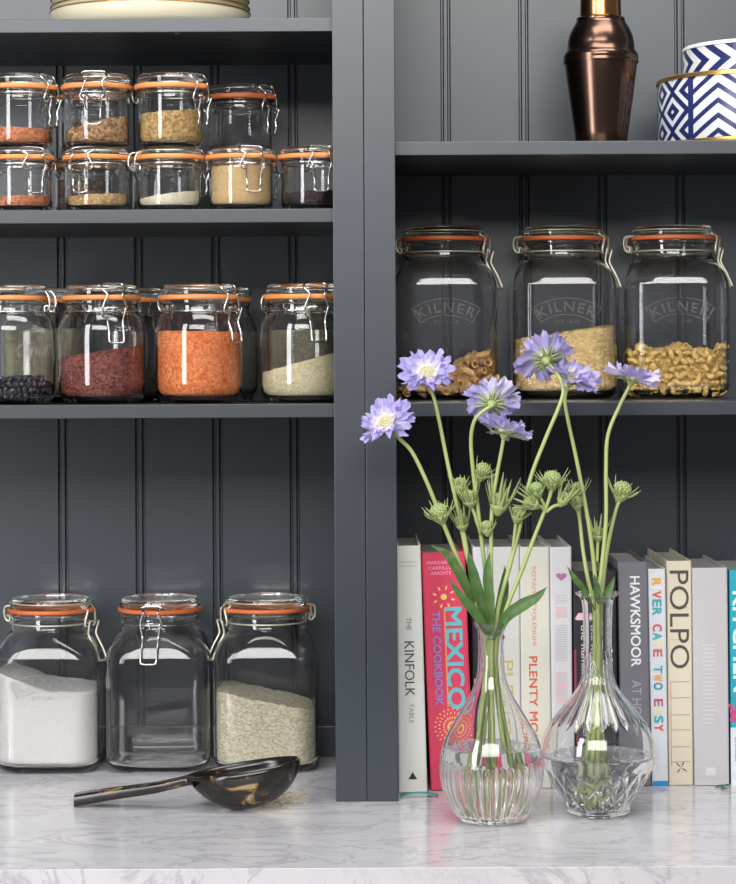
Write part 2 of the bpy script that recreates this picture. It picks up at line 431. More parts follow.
def content(J, name, label, cat, mat, hl, hr, amp=.0006, fs=120, hump=None, front=0.0, gap=.0003, inset=1.0):
    """heap that fills a jar to the inner wall; hl/hr = height above the jar foot at its left and right"""
    K = KIND[J['kind']]; inn = K['inner']; seg = 72; zb = K['base'] + .0006
    rmax = max(p[1] for p in inn)
    def h(x, y):
        t = x / rmax * .5 + .5; v = hl + (hr - hl) * t - front * (y / rmax)
        if hump: v += hump(x, y)
        return v + amp * noise.noise(Vector((x * fs, y * fs, hl * 77))) * 2
    def rad(z, a):
        r, c = prof_at(inn, z); return (xs(a, r, c) - gap) * inset
    mb = MB(); rings = []; nz = 22
    for i in range(nz + 1):
        ring = []
        for j in range(seg):
            a = 2 * PI * j / seg; z = zb
            for _ in range(3):
                r = rad(z, a); z = zb + max(.001, h(r * math.cos(a), r * math.sin(a)) - zb) * (i / nz)
            r = rad(z, a); ring.append((r * math.cos(a), r * math.sin(a), z))
        rings.append(ring)
    top = rings[-1]
    for q in (.985, .94, .88, .8, .7, .6, .5, .4, .3, .2, .1, .04):
        rings.append([(x * q, y * q, max(zb + .001, h(x * q, y * q)) + (0 if q < .97 else -.0002)) for x, y, z in top])
    mb.loft(rings, cap0=True, cap1=True)
    o = mb.build(name, mat, None, (J['x'], J['y'], J['z'])); o.rotation_euler.z = J['rot']; o.scale.z = J['zs']
    return tag(o, label, cat, kind='stuff')

def heap(J, h, size, name, label, cat, group, meshes, mat, core_mat=None, lo=-1.75, hi=1.75, rows=None, top=True, tilt=None, lie=False):
    """countable pieces against the front of the glass and over the top of the heap"""
    K = KIND[J['kind']]; inn = K['inner']; zb = K['base'] + size * .42; pts = []
    rmax = max(p[1] for p in inn)
    row = 0; z = zb
    while z < .2:
        r, c = prof_at(inn, z); n = max(6, int((hi - lo) * r / size))
        for i in range(n):
            a = -PI / 2 + lo + (hi - lo) * (i + (.5 if row % 2 else 0)) / n
            rr = xs(a, r, c) - size * .52
            p = Vector((rr * math.cos(a), rr * math.sin(a), z))
            if p.z < h(p.x, p.y): pts.append(p)
        z += size * .86; row += 1
    if top:
        n = int(rmax / size) + 1
        for i in range(-n, n + 1):
            for j in range(-n, n + 1):
                x = (i + (.5 if j % 2 else 0)) * size; y = j * size * .87
                hz = h(x, y); r, c = prof_at(inn, max(zb, hz))
                if math.hypot(x, y) < xs(math.atan2(y, x), r, c) - size * 1.25 and y < rmax * .75 and hz > zb:
                    pts.append(Vector((x, y, hz - size * .05)))
    for k, p in enumerate(pts):
        o = link(name, random.choice(meshes), mat, None, Vector((J['x'], J['y'], J['z'])) + p + Vector((random.uniform(-1, 1), random.uniform(-1, 1), random.uniform(-1, 1))) * size * .05)
        o.rotation_euler = tilt() if tilt else (random.uniform(0, 6), random.uniform(0, 6), random.uniform(0, 6))
        tag(o, label, cat, group)
    return len(pts)

# food colours
G = dict(
    flour=grain('white flour', '#e4e2de', '#d9d6d2', .0012, .8, bump=.0002), arborio=grain('arborio rice', '#e3dbc6', '#b9ae8c', .0031, .5, (1, 1, 1.5)),
    orzo=grain('orzo pasta', '#f8dda2', '#dab069', .0042, .5, (1, 1, 1.4), .0018), redrice=grain('red rice', '#9c5647', '#552620', .0031, .5, (1, 1, 1.3)),
    lentil=grain('orange lentils', '#f59a5c', '#d4652f', .0027, .55), cream=grain('pale couscous', '#ddd2b2', '#c2b48c', .0022, .6, bump=.0006),
    pale=grain('pale split grain', '#d2cba6', '#bdb58c', .003, .6, bump=.0007), brown=grain('brown seeds', '#6d6150', '#4d4336', .004, .6),
    salmon=grain('salmon lentils', '#e29a72', '#b9673f', .0027, .6), granola=grain('toasted oats', '#cfa578', '#7a5233', .0034, .6, bump=.0012),
    barley=grain('pearl barley', '#d8b57c', '#96723e', .0028, .55, bump=.001), tan=grain('bulgur wheat', '#dcbb8a', '#a98150', .0024, .6, bump=.0008),
    white=grain('ground rice', '#ece4cc', '#ddd3b4', .0014, .7, bump=.0003), floury=grain('tan flour', '#d8b988', '#c9a672', .0016, .8, bump=.0003),
    purple=grain('dark purple seeds', '#3d2730', '#241318', .003, .45), spice=grain('red brown spice', '#9a5a3a', '#7b4028', .002, .7))
M['bean'] = plain('black bean skin', '#322f38', .3, 0, .3, 90)
M['macaroni'] = plain('macaroni', '#fcd07c', .42, 0, .16, 120)
M['penne'] = plain('penne', '#f6c27a', .42, 0, .18, 120)

# counter jars
CY = .245
j1 = jar('square', 51, 690, CY, .0004, 'large square jar of white flour on the worktop, first from the left', clip=PI / 2 - .36, seal='seal_red', wire='wire_cream', logo='arch')
content(j1, 'flour', 'white flour banked up in the large jar beside the empty jar', 'flour', G['flour'], .103, .098, .0007, 60,
        hump=lambda x, y: .020 * max(0, min(1, (-x - .012) / .045)) + .004 * max(0, 1 - abs(x + .02) / .03))
j2 = jar('square', 160.5, 690, CY, .0004, 'empty large square jar with its clip facing forward on the worktop', clip=-.12, seal='seal_red', wire='wire')
j3 = jar('square', 267, 690, CY, .0004, 'large square jar of short-grain rice on the worktop behind the scoop', clip=-PI / 2 + .33, seal='seal_red', wire='wire_cream')
content(j3, 'rice', 'cream short-grain rice sloping down to the right in the jar behind the scoop', 'rice', G['arborio'], .0985, .0735, .001, 200)
# right shelf jars
RY = .252
q1 = jar('square', 444.5, 310, RY, R2, 'tall square shelf jar with a little penne pasta, left of three', zs=1.018, clip=PI / 2 - .34, seal='seal_red', wire='wire_cream', logo='arch')
q2 = jar('square', 562.5, 310, RY, R2, 'tall square shelf jar half full of orzo, middle of three', zs=1.018, clip=PI / 2 - .34, seal='seal_red', wire='wire_cream', logo='arch')
q3 = jar('square', 673.5, 310, RY, R2, 'tall square shelf jar of macaroni, right of three', zs=1.018, clip=PI / 2 - .30, seal='seal_red', wire='wire_cream', logo='arch')
content(q2, 'orzo', 'pale yellow orzo pasta half filling the middle tall shelf jar', 'pasta', G['orzo'], .071, .088, .0012, 150)

# row of large round jars
JY = .105
ra = jar('round', 11.5, 340, JY, S3, 'round jar of black beans at the left end of the third shelf', clip=-1.9, logo='script')
rb = jar('round', 102, 340, JY, S3, 'round jar of dark red rice with its clip facing forward', clip=.42)
content(rb, 'red_rice', 'dark red rice filling half of the round jar beside the orange lentils', 'rice', G['redrice'], .053, .067, .0009, 160)
rc = jar('round', 199, 340, JY, S3, 'round jar of bright orange lentils on the third shelf', clip=1.0)
content(rc, 'orange_lentils', 'bright orange lentils nearly filling the round jar', 'lentils', G['lentil'], .0835, .0815, .0008, 180)
rd = jar('round', 303.5, 340, JY, S3, 'round jar of pale couscous next to the cabinet stile', clip=.36)
content(rd, 'couscous', 'pale couscous sloping up to the right in the round jar by the stile', 'couscous', G['cream'], .034, .061, .0005, 100)
BY = .222
be = jar('round', 43, 340, BY, S3, 'round jar of pale split grain standing behind the black beans jar', clip=2.2)
content(be, 'split_grain', 'pale split grain filling the rear jar behind the black beans', 'grain', G['pale'], .088, .088)
bf = jar('round', 129, 340, BY, S3, 'round jar of brown seeds standing behind the gap left of the orange lentils', clip=2.4)
content(bf, 'brown_seeds', 'brown seeds low in the rear jar left of the orange lentils', 'seeds', G['brown'], .04, .036)
bg = jar('round', 215.5, 340, BY, S3, 'empty-looking round jar standing behind the gap right of the orange lentils', clip=.3)
bh = jar('round', 302, 340, BY, S3, 'round jar of pale grain standing behind the couscous jar', clip=2.2)
content(bh, 'pale_grain', 'pale grain filling the rear jar behind the couscous', 'grain', G['pale'], .085, .085)

# two tiers of small jars
SY = .075
s1 = jar('small', 20, 180, SY, S2, 'small lower-tier jar of orange lentils at the left edge of the second shelf', clip=.55)
content(s1, 'salmon_lentils', 'salmon orange lentils low in the small lower-tier jar', 'lentils', G['salmon'], .016, .019)
s2 = jar('small', 97, 180, SY, S2, 'small lower-tier jar of bulgur wheat with its clip facing forward', clip=-.34)
content(s2, 'bulgur_wheat', 'tan bulgur wheat low in the small lower-tier jar with a forward clip', 'grain', G['tan'], .017, .0205)
s3 = jar('small', 169.3, 180, SY, S2, 'small lower-tier jar with a white sloping heap of ground rice', clip=2.15)
content(s3, 'ground_rice', 'creamy white ground rice sloping up in the small lower-tier jar', 'rice', G['white'], .014, .0235)
s4 = jar('small', 241, 180, SY, S2, 'small lower-tier jar filled to the neck with tan flour', clip=.38)
content(s4, 'tan_flour', 'tan flour filling the small lower-tier jar to its neck', 'flour', G['floury'], .050, .052)
s5 = jar('small', 313, 180, SY, S2, 'small lower-tier jar of dark purple seeds next to the cabinet stile', clip=.24)
content(s5, 'purple_seeds', 'dark purple seeds in the small jar next to the stile', 'seeds', G['purple'], .020, .023)
T0 = S2 + KIND['small']['H'] + .0016
t1 = jar('medium', 19.5, 110, SY, T0, 'small upper-tier jar of orange lentils at the left edge', clip=1.15)
content(t1, 'salmon_lentils', 'salmon orange lentils low in the upper-tier jar at the left edge', 'lentils', G['salmon'], .0235, .021)
t2 = jar('medium', 97, 110, SY, T0, 'small upper-tier jar of toasted oats with its clip facing forward', clip=.02)
content(t2, 'toasted_oats', 'toasted oats sloping up to the right in the upper-tier jar with a forward clip', 'oats', G['granola'], .018, .037, .001, 150)
t3 = jar('medium', 171, 110, SY, T0, 'small upper-tier jar half full of pearl barley', clip=1.02)
content(t3, 'pearl_barley', 'golden pearl barley heaped in the upper-tier jar', 'grain', G['barley'], .037, .043, .001, 150)
UY = .19
u1 = jar('small', 86, 180, UY, S2, 'small rear-row jar of toasted oats behind the bulgur wheat jar', clip=2.6)
content(u1, 'rear_oats', 'toasted oats in the rear lower jar behind the bulgur wheat', 'oats', G['granola'], .045, .045)
u2 = jar('small', 163, 180, UY, S2, 'small rear-row jar of brown barley behind the ground rice jar', clip=2.6)
content(u2, 'rear_barley', 'brown barley in the rear lower jar behind the ground rice', 'grain', G['barley'], .02, .02)
u3 = jar('small', 241, 180, UY, S2, 'small rear-row jar behind the tan flour jar, its clip to the right', clip=1.05)
v1 = jar('medium', 91, 110, UY, T0, 'small rear upper-tier jar of toasted oats behind the clip-forward oats jar', clip=2.8)
content(v1, 'rear_upper_oats', 'toasted oats in the rear upper jar behind the clip-forward oats jar', 'oats', G['granola'], .04, .04)
v2 = jar('medium', 240.5, 110, UY, T0, 'small upper-tier jar set back at the right, nearly empty', clip=1.0, seal='seal_red')
content(v2, 'spice', 'red brown spice thinly covering the bottom of the set-back upper jar', 'spice', G['spice'], .010, .008)

# beans, macaroni, penne piece by piece
def bean_mesh():
    mb = MB(); mb.sphere((0, 0, 0), 1, .0046, .0032, .0030, 12, 8)
    mb.v = [(x, y + .0007 * math.cos(x / .0046 * 1.6), z) for x, y, z in mb.v]; return mb.mesh('black_bean')
bm_ = [bean_mesh()]
heap(ra, lambda x, y: .0285 + .001 * math.sin(x * 90), .0078, 'black_bean', 'glossy black bean heaped in the round jar at the left end', 'bean', 'black beans in the round jar', bm_, M['bean'])
content(ra, 'bean_bed', 'bed of black beans in the middle of the round jar at the left end', 'beans', M['bean'], .0225, .0225, .0012, 240, gap=.009)
def elbow(R=.0042, r=.0024, arc=3.0, n=9):
    mb = MB(); o = []; i = []
    for q in range(n + 1):
        a = -arc / 2 + arc * q / n; cx, cy = R * math.cos(a) - R * .6, R * math.sin(a)
        for lst, rr in ((o, r), (i, r * .68)):
            lst.append([(cx + rr * math.cos(t) * math.cos(a), cy + rr * math.cos(t) * math.sin(a), rr * math.sin(t)) for t in (2 * PI * j / 9 for j in range(9))])
    mb.loft(o + i[::-1], closed=True); return mb.mesh('macaroni_elbow')
nm = heap(q3, lambda x, y: .058 + .003 * math.sin(x * 110 + 1) + .002 * math.sin(x * 260), .0098, 'macaroni_elbow', 'golden macaroni elbow piled in the tall right-hand shelf jar', 'pasta', 'macaroni elbows in the tall jar',
     [elbow(.0044, .0033, 2.6), elbow(.0048, .0034, 2.9), elbow(.005, .0032, 2.3)], M['macaroni'], lo=-1.6, hi=1.6)
content(q3, 'macaroni_bed', 'bed of macaroni in the middle of the tall right-hand shelf jar', 'pasta', M['macaroni'], .050, .050, .002, 200, gap=.011)
def penne_mesh():
    mb = MB(); o = []; i = []; L = .019; n = 4
    for q in range(n + 1):
        t0 = -L / 2 + L * q / n
        for lst, rr in ((o, .0042), (i, .0030)):
            lst.append([(t0 + .55 * rr * math.cos(t), rr * math.cos(t) * (1 + .03 * (-1) ** j), rr * math.sin(t)) for j, t in enumerate(2 * PI * j / 14 for j in range(14))])
    mb.loft(o + i[::-1], closed=True); return mb.mesh('penne_tube', angle=50)
def pen_h(x, y): return .020 + .034 * max(0, min(1, (x + .03) / .075))
npn = heap(q1, pen_h, .0128, 'penne_tube', 'golden brown penne tube piled in the tall left-hand shelf jar', 'pasta', 'penne tubes in the tall jar', [penne_mesh()], M['penne'], lo=-1.5, hi=1.75,
     tilt=lambda: (random.uniform(0, 6), random.uniform(-.5, .5), random.choice((0, 1.3, 1.6, 2.2)) + random.uniform(-.4, .4)))
content(q1, 'penne_bed', 'bed of penne in the middle of the tall left-hand shelf jar', 'pasta', M['penne'], .014, .042, .002, 200, gap=.016)
print('pieces', nm, npn)

# ------------------------------------------------------------------ shaker, tins, plates
M['bronze'] = plain('aged copper', '#634d42', .22, 1.0, .2, 14)
M['bronze_bright'] = plain('rubbed copper', '#a97c50', .2, 1.0, .15, 20)
sy = .115; k = (D + sy) / F; sx = P(601, 100, sy).x
sh = thing('cocktail_shaker', 'aged copper cocktail shaker standing on the upper right shelf', 'shaker', (sx, sy, R1 + .0004))
z_ = lambda py: P(601, py, sy).z - R1
mb = MB(); zs = [(0, .024 * 1), (0.001, .0285), (.004, .030)] + [(z_(py), hw * k) for py, hw in ((134, 26.8), (118, 29), (100, 31.6), (82, 34), (70, 35.5), (64, 36))]
mb.lathe(zs, 72, cap0=True, cap1=True); mb.build('beaker', M['bronze'], sh, angle=50)
mb = MB(); mb.lathe([(z_(64) + .0003, 36.5 * k), (z_(64), 37.4 * k), (z_(62), 37.8 * k), (z_(60.5), 37.0 * k), (z_(59.5), 37.4 * k), (z_(56), 37.2 * k), (z_(53), 35.8 * k), (z_(51), 33.9 * k), (z_(44), 33.4 * k), (z_(36), 31.8 * k), (z_(29), 28.6 * k), (z_(24), 25.6 * k), (z_(21), 24 * k), (z_(19), 24.2 * k), (z_(17.5), 22 * k)], 72, cap0=True, cap1=True)
mb.build('shoulder', M['bronze'], sh, angle=50)
mb = MB(); mb.lathe([(z_(17.4), 21 * k), (z_(15), 20.6 * k), (z_(0), 20.2 * k), (z_(-18), 19.6 * k), (z_(-24), 17 * k), (z_(-27), 8 * k)], 64, cap0=True, cap1=True)
mb.build('cap', M['bronze_bright'], sh, angle=50)

M['gold'] = plain('gold rim', '#d0a75c', .3, .9, .1, 60)
def tri(t, o, per):   # triangle wave 0..1
    f = t.math('FRACT', t.math('DIVIDE', o, per)); return t.math('ABSOLUTE', t.math('SUBTRACT', t.math('MULTIPLY', f, 2), 1))
def tin_mat(name, R, upper):
    t = NT(name); p = t.pr(Roughness=.28); sep = t.n('ShaderNodeSeparateXYZ'); t.l(t.obj(), sep.inputs[0])
    x, y, z = sep.outputs
    ph = t.math('ARCTAN2', x, t.math('MULTIPLY', y, -1)); u = t.math('MULTIPLY', t.math('ADD', ph, .925), R)
    navy, white = lin('#232d62'), lin('#d3d6d8')
    def stripes(v, q, w=.5): return t.math('LESS_THAN', t.math('FRACT', t.math('DIVIDE', t.math('ADD', v, 10), q)), w)
    if upper:
        a = stripes(t.math('SUBTRACT', u, t.math('MULTIPLY', t.math('ABSOLUTE', t.math('SUBTRACT', z, .017)), -1.5)), .030, .48)
        t.l(t.mix(a, white, navy), p.inputs['Base Color'])
    else:
        zz = tri(t, t.math('ADD', u, 10 * .0836), .0836)
        chev = stripes(t.math('ADD', z, t.math('MULTIPLY', zz, .028)), .0172, .38)
        # small lattice of nested lozenges left of the navy band
        a1 = tri(t, t.math('ADD', u, .030), .060); b1 = tri(t, t.math('ADD', z, .006), .046)
        loz = stripes(t.math('MULTIPLY', t.math('ADD', a1, b1), .023), .0150, .55)
        left = t.math('LESS_THAN', u, 0.0); band = t.math('LESS_THAN', t.math('ABSOLUTE', t.math('SUBTRACT', u, .0035)), .0042)
        c = t.mix(left, t.mix(chev, white, navy), t.mix(loz, white, lin('#232c5c'))); c = t.mix(band, c, navy)
        t.l(c, p.inputs['Base Color'])
    return t.m
Rb = .128; ty = .150; kx = P(766, 100, ty)
tb = thing('storage_tin', 'round navy and white chevron tin with gold rims, lower of the two stacked tins', 'tin', (kx.x, ty, R1 + .0002))
hb = P(657, 81, ty).z - R1
mb = MB(); mb.lathe([(.004, Rb - .0012), (.006, Rb), (hb - .006, Rb), (hb - .004, Rb - .001)], 96, cap0=True, cap1=True); mb.build('tin_body', tin_mat('navy chevron print', Rb, False), tb, angle=50)
mb = MB(); mb.lathe([(0, Rb - .004), (0, Rb + .0002), (.002, Rb + .0012), (.0055, Rb + .0012), (.0062, Rb + .0003), (.0062, Rb - .004)], 96, closed=True); mb.build('foot_rim', M['gold'], tb, angle=50)
mb = MB(); mb.lathe([(hb - .0056, Rb - .02), (hb - .0056, Rb + .0004), (hb - .005, Rb + .0014), (hb - .001, Rb + .0014), (hb, Rb), (hb, Rb - .02)], 96, cap0=True, cap1=True); mb.build('lid_rim', M['gold'], tb, angle=50)
Ru = .0975; zt = R1 + .0002 + hb + .0002; hu = P(682, 49, ty).z - zt
tu = thing('storage_tin', 'smaller round tin with sideways navy chevrons, stacked on the gold-rimmed tin', 'tin', (kx.x, ty, zt))
M['white_enamel'] = plain('pale blue white enamel', '#dbe6ea', .3)
mb = MB(); mb.lathe([(0, Ru - .002), (.001, Ru), (hu - .004, Ru), (hu - .0035, Ru - .001)], 96, cap0=True, cap1=True); mb.build('tin_body', tin_mat('sideways chevron print', Ru, True), tu, angle=50)
mb = MB(); mb.lathe([(hu - .0034, Ru - .004), (hu - .0034, Ru + .0008), (hu - .0006, Ru + .0008), (hu + .001, Ru - .001), (hu + .002, Ru - .02), (hu + .002, .01)], 96, cap0=True, cap1=True); mb.build('lid', M['white_enamel'], tu, angle=50)

M['china'] = plain('cream china', '#d2cab0', .3, 0, .04, 30)
py_ = .145; pxx = P(150.5, 10, py_).x
def plate(R, z, h, label, deep):
    root = thing('dinner_plate', label, 'plate', (pxx, py_, z), 0, 'stacked cream plates')
    mb = MB(); f = .90 if deep else .6
    mb.lathe([(0, R * f * .8), (0, R * f), (.0015, R * (f + .03)), (h * .3, R * (f + (1 - f) * .7)), (h * .6, R * (.99 if deep else .955)), (h - .002, R * (1 if deep else .992)), (h - .0004, R - .0004), (h, R - .0025), (h * .9, R * .95), (h * .6, R * .88), (.0045, R * f * .8), (.004, R * .3)], 96, cap0=True, cap1=True)
    mb.build('dish', M['china'], root, angle=60)
    mb = MB(); mb.tube([(R * math.cos(2 * PI * j / 96), R * math.sin(2 * PI * j / 96), h - .0010) for j in range(96)], .0009, 6, closed=True); mb.build('gold_rim', M['gold'], root)
pz = S1 + .0004
for lb, dz, R, h, dp in (('deep cream dish with a gold rim at the bottom of the plate stack', 0, .1178, .0235, True), ('cream plate with a gold rim nested just above the deep dish', .0140, .1172, .0155, False),
                         ('cream plate with a gold rim, topmost of the plate stack', .0225, .1165, .0155, False)):
    plate(R, pz + dz, h, lb, dp)

# ------------------------------------------------------------------ books
M['pages'] = plain('page edges', '#b9b4ac', .9, 0, .12, 300)
def pm(hexc, rough=.45): return plain('printed cover ' + hexc, hexc, rough, 0, .02, 40)
INK = {}
def ink(hexc):
    if hexc not in INK: INK[hexc] = plain('ink ' + hexc, hexc, .5, 0, .02, 40)
    return INK[hexc]
class Book:
    def __init__(s, label, xb, xt, yb, yt, y, cov, depth=.19, board=.0026, lean_px=0, ridge=0):
        """xb/xt: spine left,right pixel at the bottom / top; yb, yt bottom and top pixel rows"""
        cx = P((xb[0] + xb[1]) / 2, yb, y).x; k = (D + y) / F
        s.wb = (xb[1] - xb[0]) * k; s.wt = (xt[1] - xt[0]) * k
        tx = P((xt[0] + xt[1]) / 2, yt, y).x; s.h = P((xt[0] + xt[1]) / 2, yt, y).z - .0006
        s.y = y; s.root = thing('cookbook', label, 'book', (cx, y, .0006)); ang = math.atan2(tx - cx, s.h); s.root.rotation_euler.y = ang
        if abs(ang) > .003: s.root.location.z += abs(math.sin(ang)) * s.wb / 2
        s.h = s.h / math.cos(ang); h = s.h
        def wid(z): return (s.wb + (s.wt - s.wb) * z / h) / 2
        s.wid = wid; s.depth = depth; mb = MB()
        def slab(xa, xb_, ya, yb_, z0, z1):      # tapered box: xa, xb_ are functions of z
            nz = 6; rings = []
            for i in range(nz + 1):
                z = z0 + (z1 - z0) * i / nz; a, b = xa(z), xb_(z)
                rings.append([(a, ya, z), (b, ya, z), (b, yb_, z), (a, yb_, z)])
            mb.loft(rings, cap0=True, cap1=True)
        # U-shaped cover with softly rounded spine
        rings = []
        for i in range(7):
            z = h * i / 6; w = wid(z); t = board; rn = .0022
            rings.append([(-w, depth, z), (-w, rn, z), (-w + rn * .3, rn * .3, z), (-w + rn, 0, z), (w - rn, 0, z), (w - rn * .3, rn * .3, z), (w, rn, z), (w, depth, z), (w - t, depth, z), (w - t, t + .001, z), (-w + t, t + .001, z), (-w + t, depth, z)])
        mb.loft(rings, cap0=True, cap1=True)
        mb.build('cover', cov, s.root, smooth=False)
        mb = MB(); slab(lambda z: -wid(z) + board + .0002, lambda z: wid(z) - board - .0002, board + .002, depth - .004, .003, h - .0045)
        mb.build('page_block', M['pages'], s.root, smooth=False)
    def zpx(s, py): return P(368 + s.root.location.x * F / (D + s.y), py, s.y).z
    def text(s, body, y0, y1, hexc, cap=None, x=0.0, bold=0.0, name='title_lettering', spacing=1.0, squash=True):
        """letters running down the spine between pixel rows y0 and y1; cap = cap height in px; x = offset in px"""
        vs, fs, wd = text2d(body, 0, spacing); k = (D + s.y) / F
        ln = (y1 - y0) * k; sc = cap * k / CAP if cap else ln / wd; sl = ln / wd
        z1 = s.zpx(y0); mb = MB()
        for q, (da, db) in enumerate(((0, 0), (-1, -1), (1, 1), (-1, 1), (1, -1)) if bold > 0 else ((0, 0),)):
            mb.add([(x * k + (b + db * bold - CAP / 2) * sc, -.0003 - .00003 * q, z1 - (a + da * bold) * sl) for a, b in vs], fs)
        return mb.build(name, ink(hexc), s.root, smooth=False, normals=False)
    def across(s, body, yc, cap, hexc, width, name='author_lettering', x=0.0, bold=0):
        vs, fs, wd = text2d(body, 0); k = (D + s.y) / F; z = s.zpx(yc); mb = MB()
        mb.add([(x * k + (a / wd - .5) * width * k, -.0003, z + (b - CAP / 2) * cap * k / CAP) for a, b in vs], fs)
        return mb.build(name, ink(hexc), s.root, smooth=False, normals=False)
    def shapes(s, polys, hexc, name):
        """polys: lists of (x px from spine middle, y px row)"""
        k = (D + s.y) / F; mb = MB()
        for q, p in enumerate(polys): mb.add([(a * k, -.00025 - (q % 40) * .000004, s.zpx(b)) for a, b in p], [tuple(range(len(p)))])
        return mb.build(name, ink(hexc), s.root, smooth=False, normals=False)
def rect(x0, x1, y0, y1): return [(x0, y1), (x1, y1), (x1, y0), (x0, y0)]
def ray(cx, cy, a, r0, r1, w):
    c, n = (math.cos(a), math.sin(a)), (-math.sin(a), math.cos(a))
    return [(cx + c[0] * r0, cy + c[1] * r0), (cx + c[0] * (r0 + r1) / 2 + n[0] * w, cy + c[1] * (r0 + r1) / 2 + n[1] * w), (cx + c[0] * r1, cy + c[1] * r1), (cx + c[0] * (r0 + r1) / 2 - n[0] * w, cy + c[1] * (r0 + r1) / 2 - n[1] * w)]

b = Book('off-white hardback beside the cabinet stile, a small black triangle low on its spine', (398.6, 427.5), (396.2, 420.5), 793, 546, .055, pm('#d9d9d4', .5))
b.text('KINFOLK', 642, 697, '#3a3a3a', 9.5, -1); b.text('THE', 618, 631, '#777777', 5, -1, name='small_lettering'); b.text('TABLE', 704, 724, '#8a8a8a', 4.5, 0, name='small_lettering')
b.shapes([[(-4.4, 780), (4.4, 780), (0, 772.5)]], '#222222', 'publisher_mark'); b.shapes([rect(-11, 8, 562.2, 562.8), rect(-8, 8, 566.4, 567)], '#a9a9a4', 'rule_lines')
mb = MB(); rb_ = [(P(px, py, .02 + .012 * i).x - b.root.location.x, .02 + .012 * i - .055 - .03 * math.sin(i * .6), .0008) for i, (px, py) in enumerate(((400, 793), (412, 792), (424, 791), (438, 790)))]
pth = smooth_path([(P(400, 794, .045).x, .030, .0012), (P(410, 791, .04).x, .024, .004), (P(424, 789, .04).x, .024, .0045), (P(438, 790, .04).x, .028, .0012)], 6)
mb.loft([[(p.x, p.y - .004, p.z), (p.x, p.y + .006, p.z + .0006), (p.x, p.y + .006, p.z + .0011), (p.x, p.y - .004, p.z + .0006)] for p in pth], cap0=True, cap1=True)
inv = b.root.location; rot = Matrix.Rotation(-b.root.rotation_euler.y, 3, 'Y'); mb.v = [tuple(rot @ (Vector(v) - inv)) for v in mb.v]
mb.build('ribbon_bookmark', ink('#1f9aa0'), b.root)['label'] = 'turquoise ribbon bookmark'

b = Book('bright pink hardback with large turquoise lettering, leaning on the off-white book', (431, 474), (421, 465), 790, 553, .066, pm('#cf3d5c', .4))
b.text('MEXICO', 609, 710, '#5fb0b8', 16, 8, .022); b.text('THE COOKBOOK', 612, 706, '#8f7fc4', 7.5, -9.5, .02, name='subtitle_lettering')
for i, (w, yy) in enumerate((('MARGARITA', 563.5), ('CARRILLO', 568.8), ('ARRONTE', 574))): b.across(w, yy, 3.4, '#f0a6c0', (26, 24, 20)[i], x=-3)
b.shapes([ray(-1, 598, t * PI / 5, 0, 3.4, 1.7) for t in range(10)] + [ray(-1, 598, t * PI / 4 + .3, 7, 12, 1.1) for t in range(8)], '#f2c36a', 'sunburst_ornament')
b.shapes([rect(-1.6, -.2, 610 + 2.4 * i, 611.5 + 2.4 * i) for i in range(41)], '#f0b45c', 'dotted_rule')
b.shapes([ray(3, 728, t * PI / 12 + rr * .1, rr, rr + 3.4, .8) for rr in (3, 7.5, 12, 16) for t in range(24) if abs(rr * math.cos(t * PI / 12 + rr * .1) + 3) < 17], '#efb868', 'firework_ornament')

b = Book('slim white hardback with a wide navy band, behind the neck of the left vase', (475, 490), (472.5, 487.8), 789, 547, .078, pm('#c9ced2', .5))
b.shapes([rect(-7.8, 7.8, 592, 679)], '#20222e', 'navy_band')
b = Book('white hardback with pale yellow lettering behind the left vase', (490, 521.5), (488, 519.5), 788, 547, .078, pm('#cac8c3', .5))
b.text('PLENTY', 661, 745, '#b9b062', 11, 3); b.text('OTTOLENGHI', 565, 640, '#c9c9c0', 5, 1, name='author_lettering')
b = Book('cream hardback with red-orange lettering between the two vases', (522, 552), (519.7, 549.2), 788, 547, .078, pm('#cfccbe', .5))
b.text('PLENTY MORE', 657, 750, '#d2573f', 8, -2.5, .012, spacing=1.05); b.text('YOTAM OTTOLENGHI', 566, 646, '#d98a78', 4.2, -1, name='author_lettering')
b = Book('white hardback with a small pink heart above thin grey and pink strokes', (552.5, 573), (549.6, 571.5), 788, 547, .078, pm('#cdcbcd', .5))
b.shapes([[(2 * (16 * math.sin(t) ** 3) * .17 + .5, 577 - (13 * math.cos(t) - 5 * math.cos(2 * t) - 2 * math.cos(3 * t) - math.cos(4 * t)) * .28) for t in (2 * PI * i / 28 for i in range(27, -1, -1))]], '#b26a93', 'heart_motif')
rnd = random.Random(3)
for c_, y0, y1 in (('#b9b6bb', 596, 606), ('#d3a3a8', 608, 620), ('#b3b1b8', 626, 664), ('#d3a3a8', 673, 706)):
    b.shapes([rect(-6.2 + rnd.uniform(0, .6), 6.2 - rnd.uniform(0, .8), yy, yy + .8) for yy in [y0 + 2.3 * i for i in range(int((y1 - y0) / 2.3))]], c_, 'thin_lettering')
b = Book('black hardback with white and maroon print behind the neck of the right vase', (574.5, 618), (572.5, 616), 787, 571, .082, pm('#232027', .5))
b.text('the hummingbird bakery', 625, 745, '#cfcacb', 6.5, -10.5, .004); b.text('cookbook', 620, 700, '#c9c4c4', 9, 13, .02, name='subtitle_lettering')
b.shapes([[(-14 + 4.6 * math.cos(t) * (1 + .35 * math.sin(3 * t)), 617 + 5.0 * math.sin(t) * (1 + .3 * math.cos(2 * t))) for t in (-2 * PI * i / 20 for i in range(20))]], '#e0b9c0', 'bird_motif')
b.shapes([rect(-21, -18.8, 650, 786)], '#8a3550', 'maroon_edge')
b = Book('slate grey hardback with white capitals, right of the vase neck', (621, 651.5), (617.5, 647.5), 787, 562, .088, pm('#6e6c74', .5))
